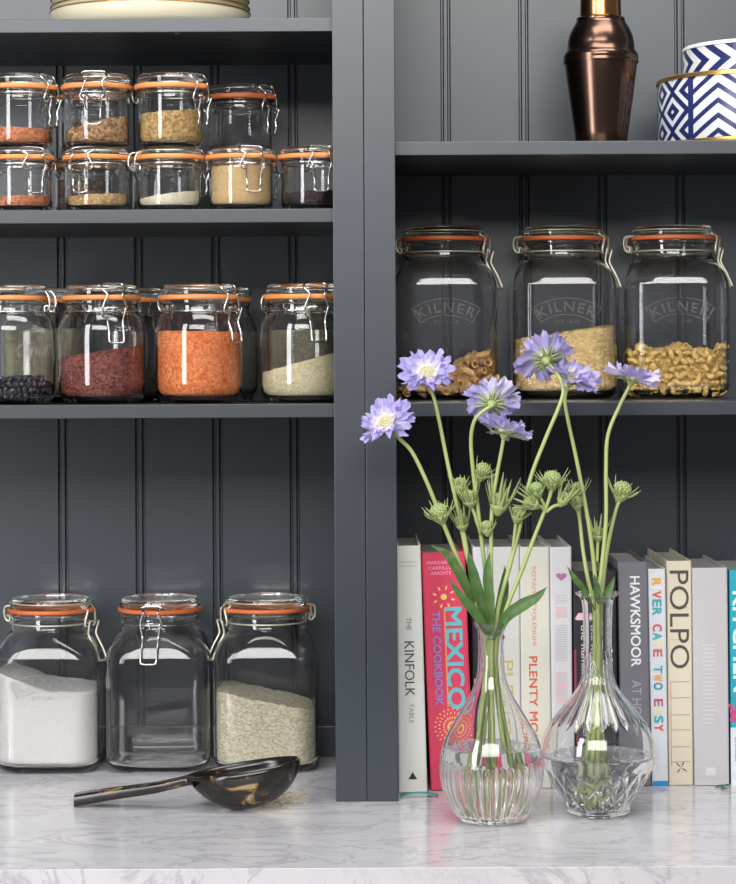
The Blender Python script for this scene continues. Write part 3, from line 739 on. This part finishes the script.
b.text('HAWKSMOOR', 577, 667, '#e6e4e6', 9.5, 2, .015); b.text('AT HOME', 681, 730, '#a5a3aa', 9.5, 2, .0, name='subtitle_lettering')
b = Book('slim white paperback with rainbow coloured capitals', (652.3, 668.5), (648, 665.5), 788, 569, .088, pm('#ccd0d4', .5))
yy = 579
for ch, c_ in zip('RIVER CAFE TWO EASY', ['#e0a040', '#e2dccb', '#d8574c', '#3aa0a8', '#3aa0a8', None, '#d0506a', '#3aa9ae', '#e2d0a8', '#c8606e', None, '#2f9fae', '#e0a23c', '#2f8fae', None, '#c0526a', '#d8d49a', '#3aa0a8', '#d85a50']):
    if c_ and ch != ' ': b.text(ch, yy, yy + (6.6 if ch != 'I' else 2), c_, 8.5, -.5, .03)
    yy += 8.0 if ch == ' ' else (4.5 if ch == 'I' else 8.4)
b.shapes([rect(-7.8, 7.8, 781.5, 787.4)], '#2580b4', 'blue_band')
b.shapes([rect(-3, -1.6, 738 + 3 * i, 740 + 3 * i) for i in range(12)], '#b9bfca', 'small_print')
b = Book('cream hardback with tall thin dark capitals and a ladder of fine lines', (669, 693.5), (666.3, 691.5), 787, 561, .093, pm('#cfc5b0', .6))
b.text('POLPO', 571, 669, '#4b453e', 19, 0, -.012, spacing=1.0)
b.shapes([rect(-9.5, 9.5, yy, yy + .7) for yy in (682, 698, 715, 730, 747, 762)] + [rect(-10, -9.2, 682, 766)] + [rect(-9.5 + .1, 9.5, yy, yy + .4) for yy in (608, 640)], '#b98a74', 'ladder_lines')
b.shapes([ray(0, 768, a, 0, 8, .7) for a in (.6, 2.2, 3.9, 5.2)], '#4b453e', 'figure_motif')
b = Book('plain pale grey hardback with faint embossed lettering', (694.5, 729.5), (692, 727.5), 788, 568, .090, pm('#bcb9bb', .55))
b.shapes([rect(-9 + (i % 3), 5 - (i % 2) * 2, 645 + 4.1 * i, 646 + 4.1 * i) for i in range(20)], '#d3d1d3', 'faint_lettering'); b.shapes([rect(-6, 4, 768, 776)], '#cdcbcd', 'publisher_mark')
mb = MB(); q = b.root.location
pth = smooth_path([Vector(P(726, 787, .082)) - q, Vector(P(724, 786, .072)) - q, Vector(P(720, 788, .066)) - q, Vector((P(719, 790, .062).x - q.x, -.026, .0006))], 6)
mb.loft([[(p.x - .0045, p.y, p.z + .0008), (p.x + .0045, p.y, p.z + .0015), (p.x + .0045, p.y + .001, p.z + .0022), (p.x - .0045, p.y + .001, p.z + .0014)] for p in pth], cap0=True, cap1=True)
mb.v = [(x, y, max(.0002, z)) for x, y, z in mb.v]
mb.build('ribbon_bookmark', ink('#1e6b4a'), b.root)['label'] = 'dark green ribbon bookmark'
b = Book('turquoise hardback with white lettering at the right end of the books', (731.3, 764), (729.3, 762), 787, 570, .092, pm('#2a9fb4', .4))
b.text('KITCHEN', 592, 692, '#d5eef0', 14, -6, .02)
b.shapes([rect(-16.5, 16.5, 728, 786.5)], '#d9dce0', 'white_band')
b.shapes([[(-11 + 6 * math.cos(t) * (1 + .25 * math.cos(5 * t)), 716 + 8 * math.sin(t) * (1 + .25 * math.cos(5 * t))) for t in (-2 * PI * i / 40 for i in range(40))]] + [ray(-13, 703, a, 2, 10, 1.6) for a in (.5, 1.2, 2.0, 2.6)], '#c8467c', 'flower_motif')
b.shapes([rect(-12.5, -8.5, 738 + 2.2 * i, 739.1 + 2.2 * i) for i in range(11)], '#3a8fa8', 'small_print')

# ------------------------------------------------------------------ scoop and spilled rice
def horn():
    t = NT('polished black horn'); p = t.pr(Roughness=.2)
    mp = t.n('ShaderNodeMapping'); mp.inputs['Scale'].default_value = (1, 1.6, 1.6); t.l(t.obj(), mp.inputs['Vector'])
    nz = t.n('ShaderNodeTexNoise', i_Scale=32.0, i_Detail=4.0, i_Distortion=.6); t.l(mp.outputs[0], nz.inputs['Vector'])
    r = t.n('ShaderNodeValToRGB'); e = r.color_ramp.elements
    e[0].position = .50; e[0].color = lin('#17130f'); e[1].position = .69; e[1].color = lin('#a89a7a')
    x = e.new(.58); x.color = lin('#2b2219'); x = e.new(.63); x.color = lin('#86683a'); t.l(nz.outputs['Fac'], r.inputs[0]); t.l(r.outputs[0], p.inputs['Base Color']); return t.m
M['horn'] = horn()
sc_y = -.045; c0 = P(242, 790, sc_y)
sco = thing('scoop', 'polished black horn scoop with cream mottling lying on the worktop', 'scoop', (c0.x, sc_y, 0))
kk = (D + sc_y) / F; L = 118 * kk; W = .037; dep = .0465
def bowl(u, v, off):
    s = 2 * u - 1; q = (.55, .6, 2.6) if s > 0 else (.75, .95, 2.2); w = (W - off) * max(0, 1 - abs(s) ** q[2]) ** q[0]; d = (dep - off) * max(0, 1 - abs(s) ** 2.3) ** q[1]
    a = v * PI / 2
    return Vector(((u - .5) * (L - 2 * off), w * math.sin(a), -d * math.cos(a)))
mb = MB(); nu, nv = 36, 20; T = Matrix.Rotation(-.155, 3, 'Y')
vs = []; fs = []
for off in (0, .0022):
    for i in range(nu + 1):
        for j in range(nv + 1): vs.append(bowl(.004 + .992 * i / nu, -1 + 2 * j / nv, off))
n1 = (nu + 1) * (nv + 1); id_ = lambda o, i, j: o * n1 + i * (nv + 1) + j
for i in range(nu):
    for j in range(nv):
        fs.append((id_(0, i, j), id_(0, i + 1, j), id_(0, i + 1, j + 1), id_(0, i, j + 1))); fs.append((id_(1, i, j), id_(1, i, j + 1), id_(1, i + 1, j + 1), id_(1, i + 1, j)))
    for j in (0, nv): fs.append((id_(0, i, j), id_(1, i, j), id_(1, i + 1, j), id_(0, i + 1, j)))
for j in range(nv):
    for i in (0, nu): fs.append((id_(0, i, j), id_(0, i, j + 1), id_(1, i, j + 1), id_(1, i, j)))
vs = [T @ v for v in vs]; zmin = min(v.z for v in vs); vs = [v + Vector((0, 0, -zmin + .0003)) for v in vs]
mb.add(vs, fs); mb.build('bowl', M['horn'], sco)
rim_left = T @ bowl(.004, 0, 0) + Vector((0, 0, -zmin + .0003))
mb = MB(); e0 = P(75, 797, -.02) - Vector((c0.x, sc_y, 0)); e1 = rim_left + Vector((.005, 0, -.0035)); e0.z = .0076
hp = smooth_path([e0, e0.lerp(e1, .35) + Vector((0, 0, -.0005)), e0.lerp(e1, .7) + Vector((0, 0, -.0018)), e1, e1 + Vector((.007, 0, -.003))], 7)
rings = []
for i, p in enumerate(hp):
    t = i / (len(hp) - 1); hw = .0125 - .0035 * min(1, t / .7); hh = .0068 - .0022 * t
    if t > .75: hw += (t - .75) * .06; hh -= (t - .75) * .008
    rings.append([(p.x, p.y + hw * math.copysign(abs(math.cos(a)) ** .45, math.cos(a)), p.z + hh * math.copysign(abs(math.sin(a)) ** .45, math.sin(a))) for a in (2 * PI * j / 20 for j in range(20))])
lowest = min(q[2] for r_ in rings for q in r_)
mb.loft(rings, cap0=True, cap1=True); mb.v = [(x, y, z - min(0, lowest) + .0003 if False else z) for x, y, z in mb.v]
mb.build('handle', M['horn'], sco, angle=60)
mb = MB(); rnd = random.Random(5)
for i in range(150):
    r = rnd.gauss(0, .010); px, py = 284 + rnd.gauss(0, 11), 797 + rnd.gauss(0, 4)
    p = P(px, py, 0); t = CZ / ((py - 363) / F); yy = t - D; p = P(px, py, yy); a = rnd.uniform(0, PI)
    c, s_ = math.cos(a), math.sin(a); q = MB(); q.sphere((0, 0, 0), 1, .0016, .0008, .0008, 6, 4)
    mb.add([(p.x + x * c - y * s_, yy + x * s_ + y * c, .0009 + z) for x, y, z in q.v], q.f)
o = mb.build('spilled_rice', plain('rice grains', '#d6c9a4', .5)); tag(o, 'scatter of rice grains spilled on the marble beside the scoop bowl', 'rice', kind='stuff')

# ------------------------------------------------------------------ vases
def vase(name, label, px, y, prof, pyb, wall, rib, level, wlabel):
    k = (D + y) / F; c = P(px, 720, y); root = thing(name, label, 'vase', (c.x, y, .0004))
    zf = lambda py: (pyb - py) * k
    outer = [(p.x, p.y) for p in smooth_path([(zf(py), hw * k, 0) for py, hw in reversed(prof)], 6)]
    outer = [(max(0, z), r) for z, r in outer]
    inner = [(z, r - wall) for z, r in outer if z > .006]
    mb = MB(); seg = 360
    rf = lambda a, z, r: r + rib(a, pyb - z / k, r)
    rings = [(0.0015, outer[0][1] * .55)] + outer
    mb.lathe(rings, seg, rf=rf, cap0=True)
    o1 = len(mb.v) - seg
    o2 = len(mb.v); mb.lathe(list(reversed(inner)) + [(.0055, inner[0][1] * .6)], seg, cap1=True)
    for j in range(seg): q = (j + 1) % seg; mb.f.append((o1 + j, o1 + q, o2 + q, o2 + j))
    mb.build('glass_body', M['vase_glass'], root)
    zl = zf(level); w = [(.0054, inner[0][1] * .55)] + [(z, r + .00015) for z, r in inner if z < zl - .0008]
    rl = prof_at([(z, r, 1) for z, r in inner], zl)[0]; w += [(zl - .0005, rl + .00012), (zl, rl - .0004), (zl - .0002, rl - .004), (zl - .0003, rl * .5)]
    mb = MB(); mb.lathe(w, 96, cap0=True, cap1=True); o = mb.build('water', M['water'], None, (c.x, y, .0004)); tag(o, wlabel, 'water', kind='stuff')
    return root
def sst(a, b, x): t = max(0, min(1, (x - a) / (b - a))); return t * t * (3 - 2 * t)
def rib1(a, py, r):
    w = sst(766, 782, py) * (1 - sst(820, 827, py)); v = -.032 * r * w * (1 - abs(math.sin(a * 20)))
    return v
def rib2(a, py, r):
    zig = 733 - 6 * abs(math.sin(a * 12)); up = sst(655, 690, py) * (1 - sst(zig - 1.5, zig + 1.5, py)); v = -.040 * r * up * (1 - abs(math.sin(a * 12)))
    lo = sst(776, 781, py) * (1 - sst(811, 815, py)); q = py * .105
    v += -.035 * r * lo * (1 - max(abs(math.sin(a * 9 + q)), abs(math.sin(a * 9 - q))) ) * 1.6
    return v
V1Y, V2Y = -.113, -.083
vase('bud_vase', 'rounded clear glass vase with vertical ribs round its base', 491.5, V1Y,
     [(633, 17.6), (635, 16.8), (640, 13.9), (645, 13.0), (647.5, 14.0), (650, 13.0), (660, 12.7), (671, 13.1), (684, 14.2), (696, 17.5), (708, 23), (722, 31.5), (736, 40), (748, 46), (760, 50), (773, 52), (786, 52), (798, 50), (809, 46), (818, 41), (824, 37), (829, 33), (830.5, 29)],
     830.5, .0022, rib1, 757, 'clear water in the rounded left vase')
vase('bud_vase', 'wider clear cut-glass vase with a grooved neck and zigzag shoulder', 598, V2Y,
     [(601.5, 21.8), (603.5, 21.5), (607, 17.5), (612, 15.6), (622, 14.8), (640, 14.3), (660, 14.2), (676, 14.8), (688, 17), (696, 20.2), (706, 27), (716, 35.5), (728, 45), (738, 51), (748, 55), (758, 57), (768, 56.5), (778, 54), (788, 49), (798, 42.5), (806, 37), (812, 33), (815, 31.5), (819, 31.5), (822, 30), (823.5, 27)],
     823.5, .0022, rib2, 764, 'shallow clear water in the wide right vase')

# ------------------------------------------------------------------ scabious flowers
def plantmat(name, c1, c2, rough=.5, trans=.25, scale=90):
    t = NT(name); p = t.n('ShaderNodeBsdfPrincipled', i_Roughness=rough); tr = t.n('ShaderNodeBsdfTranslucent'); mx = t.n('ShaderNodeMixShader'); mx.inputs[0].default_value = trans
    nz = t.n('ShaderNodeTexNoise', i_Scale=scale, i_Detail=3.0); t.l(t.obj(), nz.inputs['Vector']); c = t.mix(nz.outputs['Fac'], lin(c1), lin(c2))
    t.l(c, p.inputs['Base Color']); t.l(c, tr.inputs['Color']); t.l(p.outputs[0], mx.inputs[1]); t.l(tr.outputs[0], mx.inputs[2]); t.l(mx.outputs[0], t.out.inputs[0]); return t.m
def petalmat(name, tip, mid, base):
    t = NT(name); p = t.n('ShaderNodeBsdfPrincipled', i_Roughness=.6); tr = t.n('ShaderNodeBsdfTranslucent'); mx = t.n('ShaderNodeMixShader'); mx.inputs[0].default_value = .3
    sep = t.n('ShaderNodeSeparateXYZ'); t.l(t.obj(), sep.inputs[0]); nz = t.n('ShaderNodeTexNoise', i_Scale=160.0, i_Detail=3.0); t.l(t.obj(), nz.inputs['Vector'])
    f = t.math('ADD', t.math('MULTIPLY', sep.outputs[0], 38.0), t.math('MULTIPLY', t.math('SUBTRACT', nz.outputs['Fac'], .5), .7))
    r = t.n('ShaderNodeValToRGB'); e = r.color_ramp.elements; e[0].position = .22; e[0].color = lin(base); e[1].position = .95; e[1].color = lin(tip); x = e.new(.5); x.color = lin(mid)
    t.l(f, r.inputs[0]); c = r.outputs[0]
    t.l(c, p.inputs['Base Color']); t.l(c, tr.inputs['Color']); t.l(p.outputs[0], mx.inputs[1]); t.l(tr.outputs[0], mx.inputs[2]); t.l(mx.outputs[0], t.out.inputs[0]); return t.m
M['stem'] = plantmat('stem green', '#9fad66', '#b4c080', .5, .1, 50)
M['leaf'] = plantmat('leaf green', '#3b5a30', '#5f8044', .5, .2, 60)
M['bud'] = plantmat('bud green', '#869c58', '#b9c68c', .6, .15, 300)
M['petal'] = petalmat('lilac petal', '#b0a6dc', '#bfb6e4', '#ebe8f3')
M['petal_pale'] = petalmat('pale lilac petal', '#cbc4e4', '#dcd7ee', '#f2f0f6')
M['pincushion'] = plantmat('cream florets', '#cfc694', '#efe9d2', .6, .1, 400)

def petal_mesh(seed, L=.0262, W=.0118):
    r = random.Random(seed); nu, nv = 12, 18; ph = r.uniform(0, 6); vs = []; fs = []
    tw = r.uniform(-.2, .2); curl = r.uniform(-.05, .16); skew = r.uniform(-.15, .15); l0, l1 = r.uniform(.74, .95), r.uniform(.74, .95)
    for i in range(nu + 1):
        u = i / nu
        for j in range(nv + 1):
            v = 2 * j / nv - 1
            w = W * (.22 + .98 * math.sin(min(1, u ** .8 * .95) * PI * .55))
            # three rounded lobes with a crinkled rim
            mid = math.exp(-(v / .36) ** 4); side = (l0 if v < 0 else l1) * math.exp(-((abs(v) - .70) / .36) ** 4)
            lobe = max(mid, side) * (1 + .05 * math.sin(v * 23 + ph)) + .35 * (1 - max(mid, side))
            e = sst_(.35, 1, u); x = u * L * (1 + (lobe - 1) * e)
            z = (.0034 * math.sin(v * 5.2 + ph) + .0016 * math.sin(v * 12 + ph * 2 + u * 3)) * u ** 1.2 + curl * L * u * u * 1.2 + tw * v * w * u
            vs.append((.003 + x, v * w + skew * x * u, z))
    for i in range(nu):
        for j in range(nv):
            a = i * (nv + 1) + j; fs.append((a, a + 1, a + nv + 2, a + nv + 1))
    mb = MB(); mb.add(vs, fs); return mb.mesh('petal', normals=False)
def sst_(a, b, x): t = max(0, min(1, (x - a) / (b - a))); return t * t * (3 - 2 * t)
PET = [petal_mesh(i) for i in range(8)]; PETS = [petal_mesh(20 + i, .0165, .0078) for i in range(5)]
def pincushion_mesh():
    mb = MB(); r = random.Random(2); mb.sphere((0, 0, .001), 1, .0085, .0085, .0052, 20, 10)
    for i in range(90):
        t = math.acos(1 - i / 90 * .95); a = i * 2.39996; rr = .0092; p = Vector((rr * math.sin(t) * math.cos(a), rr * math.sin(t) * math.sin(a), .001 + .0062 * math.cos(t)))
        mb.sphere(p, .00085 + r.uniform(0, .0003), 1, 1, 1.2, 6, 4)
        if i % 3 == 0: n = Vector((p.x, p.y, p.z * 1.5)).normalized(); mb.tube([p, p + n * .0034], .00025, 4); mb.sphere(p + n * .0036, .0006, 1, 1, 1, 5, 4)
    return mb.mesh('flower_head')
PIN = pincushion_mesh()
def calyx_mesh(n=12, L=.013, up=.12, seed=1, w=.0019, cup=0.0):
    mb = MB(); r = random.Random(seed)
    mb.lathe([(-.0075, .0017), (-.006, .0026), (-.003, .0050), (-.0005, .0064), (.001, .005)], 14, cap0=True, cap1=True)
    for i in range(n):
        a = 2 * PI * i / n + r.uniform(-.15, .15); l = L * r.uniform(.7, 1.2); d = Vector((math.cos(a), math.sin(a), 0)); t = Vector((-d.y, d.x, 0)); uu = up + r.uniform(-.25, .25); cc = cup * r.uniform(.7, 1.2)
        rings = []
        for q in range(6):
            s = q / 5; c = d * (.0045 + l * s * (1 - .3 * cc)) + Vector((0, 0, -.002 + l * (uu * s * s + cc * s))); ww = w * (1 - s) ** .7 + .00012; rings.append([c + t * ww, c + Vector((0, 0, .0004)), c - t * ww, c - Vector((0, 0, .0004))])
        mb.loft(rings, cap0=True, cap1=True)
    return mb.mesh('calyx')
CAL = calyx_mesh(14, .0135, .12, 1, .0022); BUDCAL = [calyx_mesh(13, .0095, .3, 4, .0016, .8), calyx_mesh(22, .0085, .5, 5, .0011, .45), calyx_mesh(12, .0125, .4, 6, .0021, 1.2)]
def bud_mesh():
    mb = MB(); mb.sphere((0, 0, .0025), 1, .0058, .0058, .005, 14, 8)
    for i in range(40):
        t = math.acos(1 - i / 40 * .9); a = i * 2.39996; mb.sphere((.0058 * math.sin(t) * math.cos(a), .0058 * math.sin(t) * math.sin(a), .0025 + .005 * math.cos(t)), .0009, 1, 1, 1.3, 5, 4)
    return mb.mesh('bud')
BUD = bud_mesh()
def leaf_mesh(pts, w, name='leaf', nrm=None):
    pts = smooth_path(pts, 6); n = len(pts); mb = MB(); vs = []; fs = []
    for i, p in enumerate(pts):
        t = i / (n - 1); d = (pts[min(n - 1, i + 1)] - pts[max(0, i - 1)]).normalized(); nr = (nrm or Vector((.1, -.85, .45))); sd = d.cross(nr).normalized(); ww = w * (max(.03, math.sin(PI * (.02 + .98 * t) ** .95)) ** .9 if t < 1 else .02); up = sd.cross(d)
        for v in (-1, -.5, 0, .5, 1): vs.append(p + sd * ww * v + up * (abs(v) * ww * .35 + .0006 * math.sin(i * 1.7 + v)))
    for i in range(n - 1):
        for j in range(4): a = i * 5 + j; fs.append((a, a + 1, a + 6, a + 5))
    mb.add(vs, fs); return mb

def aim(n, spin=0.0): return (Vector(n).normalized().to_track_quat('Z', 'Y') @ Quaternion((0, 0, 1), spin)).to_euler()
def flower(label, vc, pts, head=None, buds=(), leaves=(), r=.0025, cat='flower', group=None, name='scabious_flower', side=()):
    """pts: stem points (px,py,y) from the vase foot up; head: (px,py,y,normal,size,style)"""
    W = [P(*p) for p in pts]; W = [Vector((p.x, p.y, max(p.z, .0105))) for p in W]; o = W[0].copy()
    root = thing(name, label, cat, o, 0, group)
    if head:
        hpz = P(*head[:3]); nn = Vector(head[3]).normalized(); W = W[:-1] + [W[-1]] + [hpz - nn * .007]
    sp = smooth_path(W, 6); mb = MB(); mb.tube(sp, [r * (1.1 - .35 * i / len(sp)) for i in range(len(sp))], 10)
    mb.build('stem', M['stem'], root, origin=o)
    if head:
        size, style = head[4], head[5]; fh = link('flower_head', PIN, M['pincushion'], root, hpz - o); fh.rotation_euler = aim(nn, random.uniform(0, 6)); fh.scale = (size,) * 3
        c = link('calyx', CAL, M['bud'], fh, (0, 0, -.0018)); c.scale = (1.12,) * 3
        nP = 8; tilt = .16
        for i in range(nP):
            a = 2 * PI * i / nP + random.uniform(-.14, .14); p = link('petal', random.choice(PET), M[style], fh, (.0045 * math.cos(a), .0045 * math.sin(a), -.0002 - .0004 * (i % 2)))
            p.rotation_euler = (random.uniform(-.32, .32), -tilt + random.uniform(-.28, .24), a); q_ = random.uniform(.84, 1.12); p.scale = (q_, random.uniform(.95, 1.15), 1.1)
        for i in range(8):
            a = 2 * PI * (i + .5) / 8 + random.uniform(-.2, .2); p = link('petal', random.choice(PETS), M[style], fh, (.004 * math.cos(a), .004 * math.sin(a), .0012))
            p.rotation_euler = (random.uniform(-.2, .2), -.42 + random.uniform(-.2, .2), a)
    for (bx, by, byy, bn, bs, kind, frm) in buds:
        bp = P(bx, by, byy); q = link('bud', BUD, M['bud'], root, bp - o); q.rotation_euler = aim(bn, random.uniform(0, 6)); q.scale = (bs,) * 3
        link('calyx', BUDCAL[kind], M['bud'], q, (0, 0, 0))
        if frm:
            f0 = P(*frm); nn = Vector(bn).normalized(); mb = MB(); mb.tube(smooth_path([f0, f0.lerp(bp - nn * .006, .55) + Vector((0, 0, .002)), bp - nn * .0055 * bs], 5), r * .75, 8); mb.build('side_stem', M['stem'], root, origin=o)
    for lp, lw in leaves:
        leaf_mesh([P(*p) for p in lp], lw).build('leaf', M['leaf'], root, origin=o, normals=False)
    return root
A, B = V1Y, V2Y
flower('lilac scabious flower at the far left, tilted in front of the cabinet stile', A,
       [(468, 818, A - .005), (474, 770, A - .004), (483, 700, A - .002), (486, 650, A), (480, 615, A), (460, 565, A), (446, 530, A - .005), (437, 507, A - .01), (425, 478, A - .015), (412, 452, A - .018), (400, 439, A - .02)],
       (387, 423, A - .022, (-.45, -.66, .60), .98, 'petal'), buds=[(440, 515, A - .008, (-.3, -.3, .9), 1.55, 1, None)])
flower('lilac scabious flower facing the camera below the left shelf jar of penne', A,
       [(477, 822, A + .006), (480, 770, A + .005), (487, 700, A + .003), (489, 650, A), (483, 610, A + .004), (468, 560, A + .008), (458, 510, A + .008), (448, 465, A + .006), (439, 420, A + .004), (434, 398, A + .003)],
       (427, 374, A + .0, (-.02, -.72, .69), 1.03, 'petal'), buds=[(460, 486, A + .008, (.1, .1, 1), 1.15, 0, None), (462, 524, A + .006, (-.2, -.2, 1), 1.2, 2, (468, 556, A + .008))])
flower('pale lilac scabious flower on a hooked stem, seen from behind above its neighbour', A,
       [(486, 824, A + .012), (489, 770, A + .010), (491, 700, A + .006), (491, 650, A + .004), (490, 610, A + .006), (484, 560, A + .006), (478, 510, A + .004), (473, 470, A), (471, 440, A - .006), (474, 422, A - .012), (481, 413, A - .013)],
       (492, 402, A - .004, (.12, .80, .58), .95, 'petal_pale'), buds=[(482, 473, A + .002, (.4, -.3, .9), 1.4, 1, (474, 495, A + .003)), (470, 500, A - .002, (-.2, -.3, 1), 1.3, 2, (481, 535, A + .004))])
flower('lilac scabious flower seen from its underside, lower of the pair in the middle', A,
       [(497, 826, A - .008), (494, 770, A - .006), (492, 700, A - .004), (492, 650, A - .003), (492, 610, A - .004), (491, 560, A - .005), (492, 510, A - .006), (497, 475, A - .006), (502, 448, A - .006)],
       (505, 431, A - .006, (.22, .18, .95), .95, 'petal'), buds=[(499, 505, A - .009, (.15, -.1, 1), 1.6, 2, None), (487, 529, A - .01, (-.1, 0, 1), 1.1, 0, None)])
flower('large lilac scabious flower turned away in front of the orzo jar', A,
       [(512, 818, A), (507, 770, A), (498, 700, A), (495, 650, A + .002), (498, 610, A), (510, 565, A), (519, 530, A), (530, 480, A - .002), (545, 440, A - .004), (560, 404, A - .006), (563, 388, A - .004), (556, 372, A + .004)],
       (545, 358, A + .008, (-.22, .74, .63), 1.0, 'petal'), buds=[(518, 515, A - .006, (.3, -.2, 1), 1.3, 0, (513, 550, A))])
flower('green scabious seed heads branching to the right above the left vase', A,
       [(523, 810, A + .004), (514, 770, A + .004), (500, 700, A + .004), (496, 650, A - .002), (506, 610, A - .004), (522, 570, A - .004), (534, 538, A - .004), (545, 510, A - .004), (550, 496, A - .004), (552, 488, A - .004)],
       None, buds=[(552, 482, A - .004, (.05, -.35, 1), 1.5, 1, (549, 500, A - .004)), (537, 491, A - .008, (-.3, -.2, 1), 1.2, 0, (546, 510, A - .004)), (533, 504, A - .012, (-.9, -.3, .5), 1.15, 2, (545, 511, A - .004)), (563, 500, A - .002, (.5, -.1, .9), 1.1, 2, (546, 512, A - .004))],
       name='scabious_seed_head', cat='seed head',
       leaves=[([(493, 640, A - .005), (506, 618, A - .014), (522, 606, A - .020), (536, 598, A - .022), (547, 587, A - .022)], .0070), ([(492, 634, A + .004), (500, 610, A + .006), (504, 585, A + .006), (505, 566, A + .004)], .006),
               ([(490, 640, A - .004), (478, 618, A - .012), (462, 598, A - .018), (448, 578, A - .020)], .0055), ([(489, 634, A - .004), (480, 600, A - .008), (472, 570, A - .012), (468, 550, A - .012)], .0060),
               ([(490, 633, A), (476, 606, A - .002), (458, 572, A - .006), (446, 554, A - .008), (430, 545, A - .010)], .0058), ([(492, 640, A - .006), (490, 605, A - .014), (487, 575, A - .014), (490, 552, A - .012)], .0055)])
flower('lilac scabious flower seen edge-on, lower of the overlapping pair before the orzo jar', B,
       [(577, 808, B), (585, 770, B), (592, 700, B + .001), (597, 650, B + .001), (597, 606, B + .002), (594, 565, B), (588, 520, B - .004), (577, 462, B - .008), (568, 420, B - .012), (565, 398, B - .014)],
       (572, 378, B - .014, (.36, -.22, .90), 1.02, 'petal'), buds=[(578, 491, B + .008, (-.1, -.2, 1), 1.2, 0, (580, 522, B + .006)), (598, 535, B + .008, (0, -.1, 1), 1.1, 2, (597, 562, B + .002))])
flower('lilac scabious flower at the right in front of the macaroni jar', B,
       [(598, 816, B - .004), (598, 770, B - .004), (599, 700, B - .003), (599, 650, B - .003), (598, 606, B - .004), (602, 565, B - .006), (606, 520, B - .006), (606, 470, B - .006), (608, 435, B - .006), (620, 405, B - .006), (627, 391, B - .006)],
       (632, 378, B - .006, (.30, -.02, .95), .92, 'petal_pale'))
flower('green scabious seed head on its own stem right of the tall flower stems', B,
       [(606, 806, B + .004), (604, 770, B + .004), (601, 700, B + .004), (600, 650, B + .003), (601, 606, B + .004), (605, 565, B + .004), (610, 535, B + .004), (616, 510, B + .004), (620, 500, B + .004)],
       None, buds=[(621, 493, B + .004, (.3, -.25, .95), 1.6, 1, None)], name='scabious_seed_head', cat='seed head')
flower('slim leafy stem with a green bud on the left of the right-hand vase', B,
       [(590, 812, B - .008), (592, 770, B - .006), (595, 700, B - .002), (595, 650, B), (594, 606, B), (588, 580, B), (583, 550, B + .002), (580, 522, B + .004), (578, 511, B + .002)],
       None, buds=[(577, 504, B + .002, (-.15, -.2, 1), 1.1, 2, None)], name='scabious_seed_head', cat='seed head',
       leaves=[([(595, 610, B - .004), (583, 590, B - .010), (574, 578, B - .014), (567, 566, B - .014)], .004), ([(600, 604, B - .004), (608, 592, B - .006), (615, 576, B - .008)], .004), ([(598, 604, B - .008), (597, 590, B - .012), (594, 574, B - .014)], .004)])

# ------------------------------------------------------------------ light and camera
w = bpy.data.worlds.new('room light'); SC.world = w; w.use_nodes = True
bg = w.node_tree.nodes['Background']; bg.inputs[0].default_value = (.86, .90, 1.0, 1); bg.inputs[1].default_value = .2
def area(name, loc, to, sx, sy, power, col):
    L = bpy.data.lights.new(name, 'AREA'); L.shape = 'RECTANGLE'; L.size = sx; L.size_y = sy; L.energy = power; L.color = col
    o = bpy.data.objects.new(name, L); COL.objects.link(o); o.location = loc
    o.rotation_euler = (Vector(to) - Vector(loc)).to_track_quat('-Z', 'Y').to_euler(); return o
area('window_daylight', (-1.75, -2.1, 1.05), (-.1, .1, .75), .55, 2.1, 52, (.97, .98, 1.0))
area('rear_window_daylight', (-.3, -4.2, 2.25), (0, .1, .8), 3.2, 1.5, 160, (1.0, .99, .97))
area('ceiling_daylight', (.3, -.95, 2.3), (.1, .0, .3), 1.9, .7, 40, (1.0, .98, .96))
cam = bpy.data.cameras.new('camera'); co = bpy.data.objects.new('camera', cam); COL.objects.link(co)
cam.sensor_width = 36; cam.sensor_fit = 'AUTO'; cam.lens = F * 36 / 884; cam.shift_y = -79 / 884; cam.clip_start = .05
co.location = (0, -D, CZ); co.rotation_euler = (PI / 2, ROLL, 0); SC.camera = co
SC.view_settings.view_transform = 'Standard'; SC.view_settings.look = 'None'; SC.view_settings.exposure = 0; SC.view_settings.gamma = 1; SC.view_settings.use_curve_mapping = False
c = SC.cycles
c.max_bounces = 24; c.transmission_bounces = 24; c.glossy_bounces = 8; c.diffuse_bounces = 4; c.transparent_max_bounces = 16
c.sample_clamp_indirect = 8; c.use_denoising = True; c.caustics_refractive = True; c.caustics_reflective = True; c.blur_glossy = .5
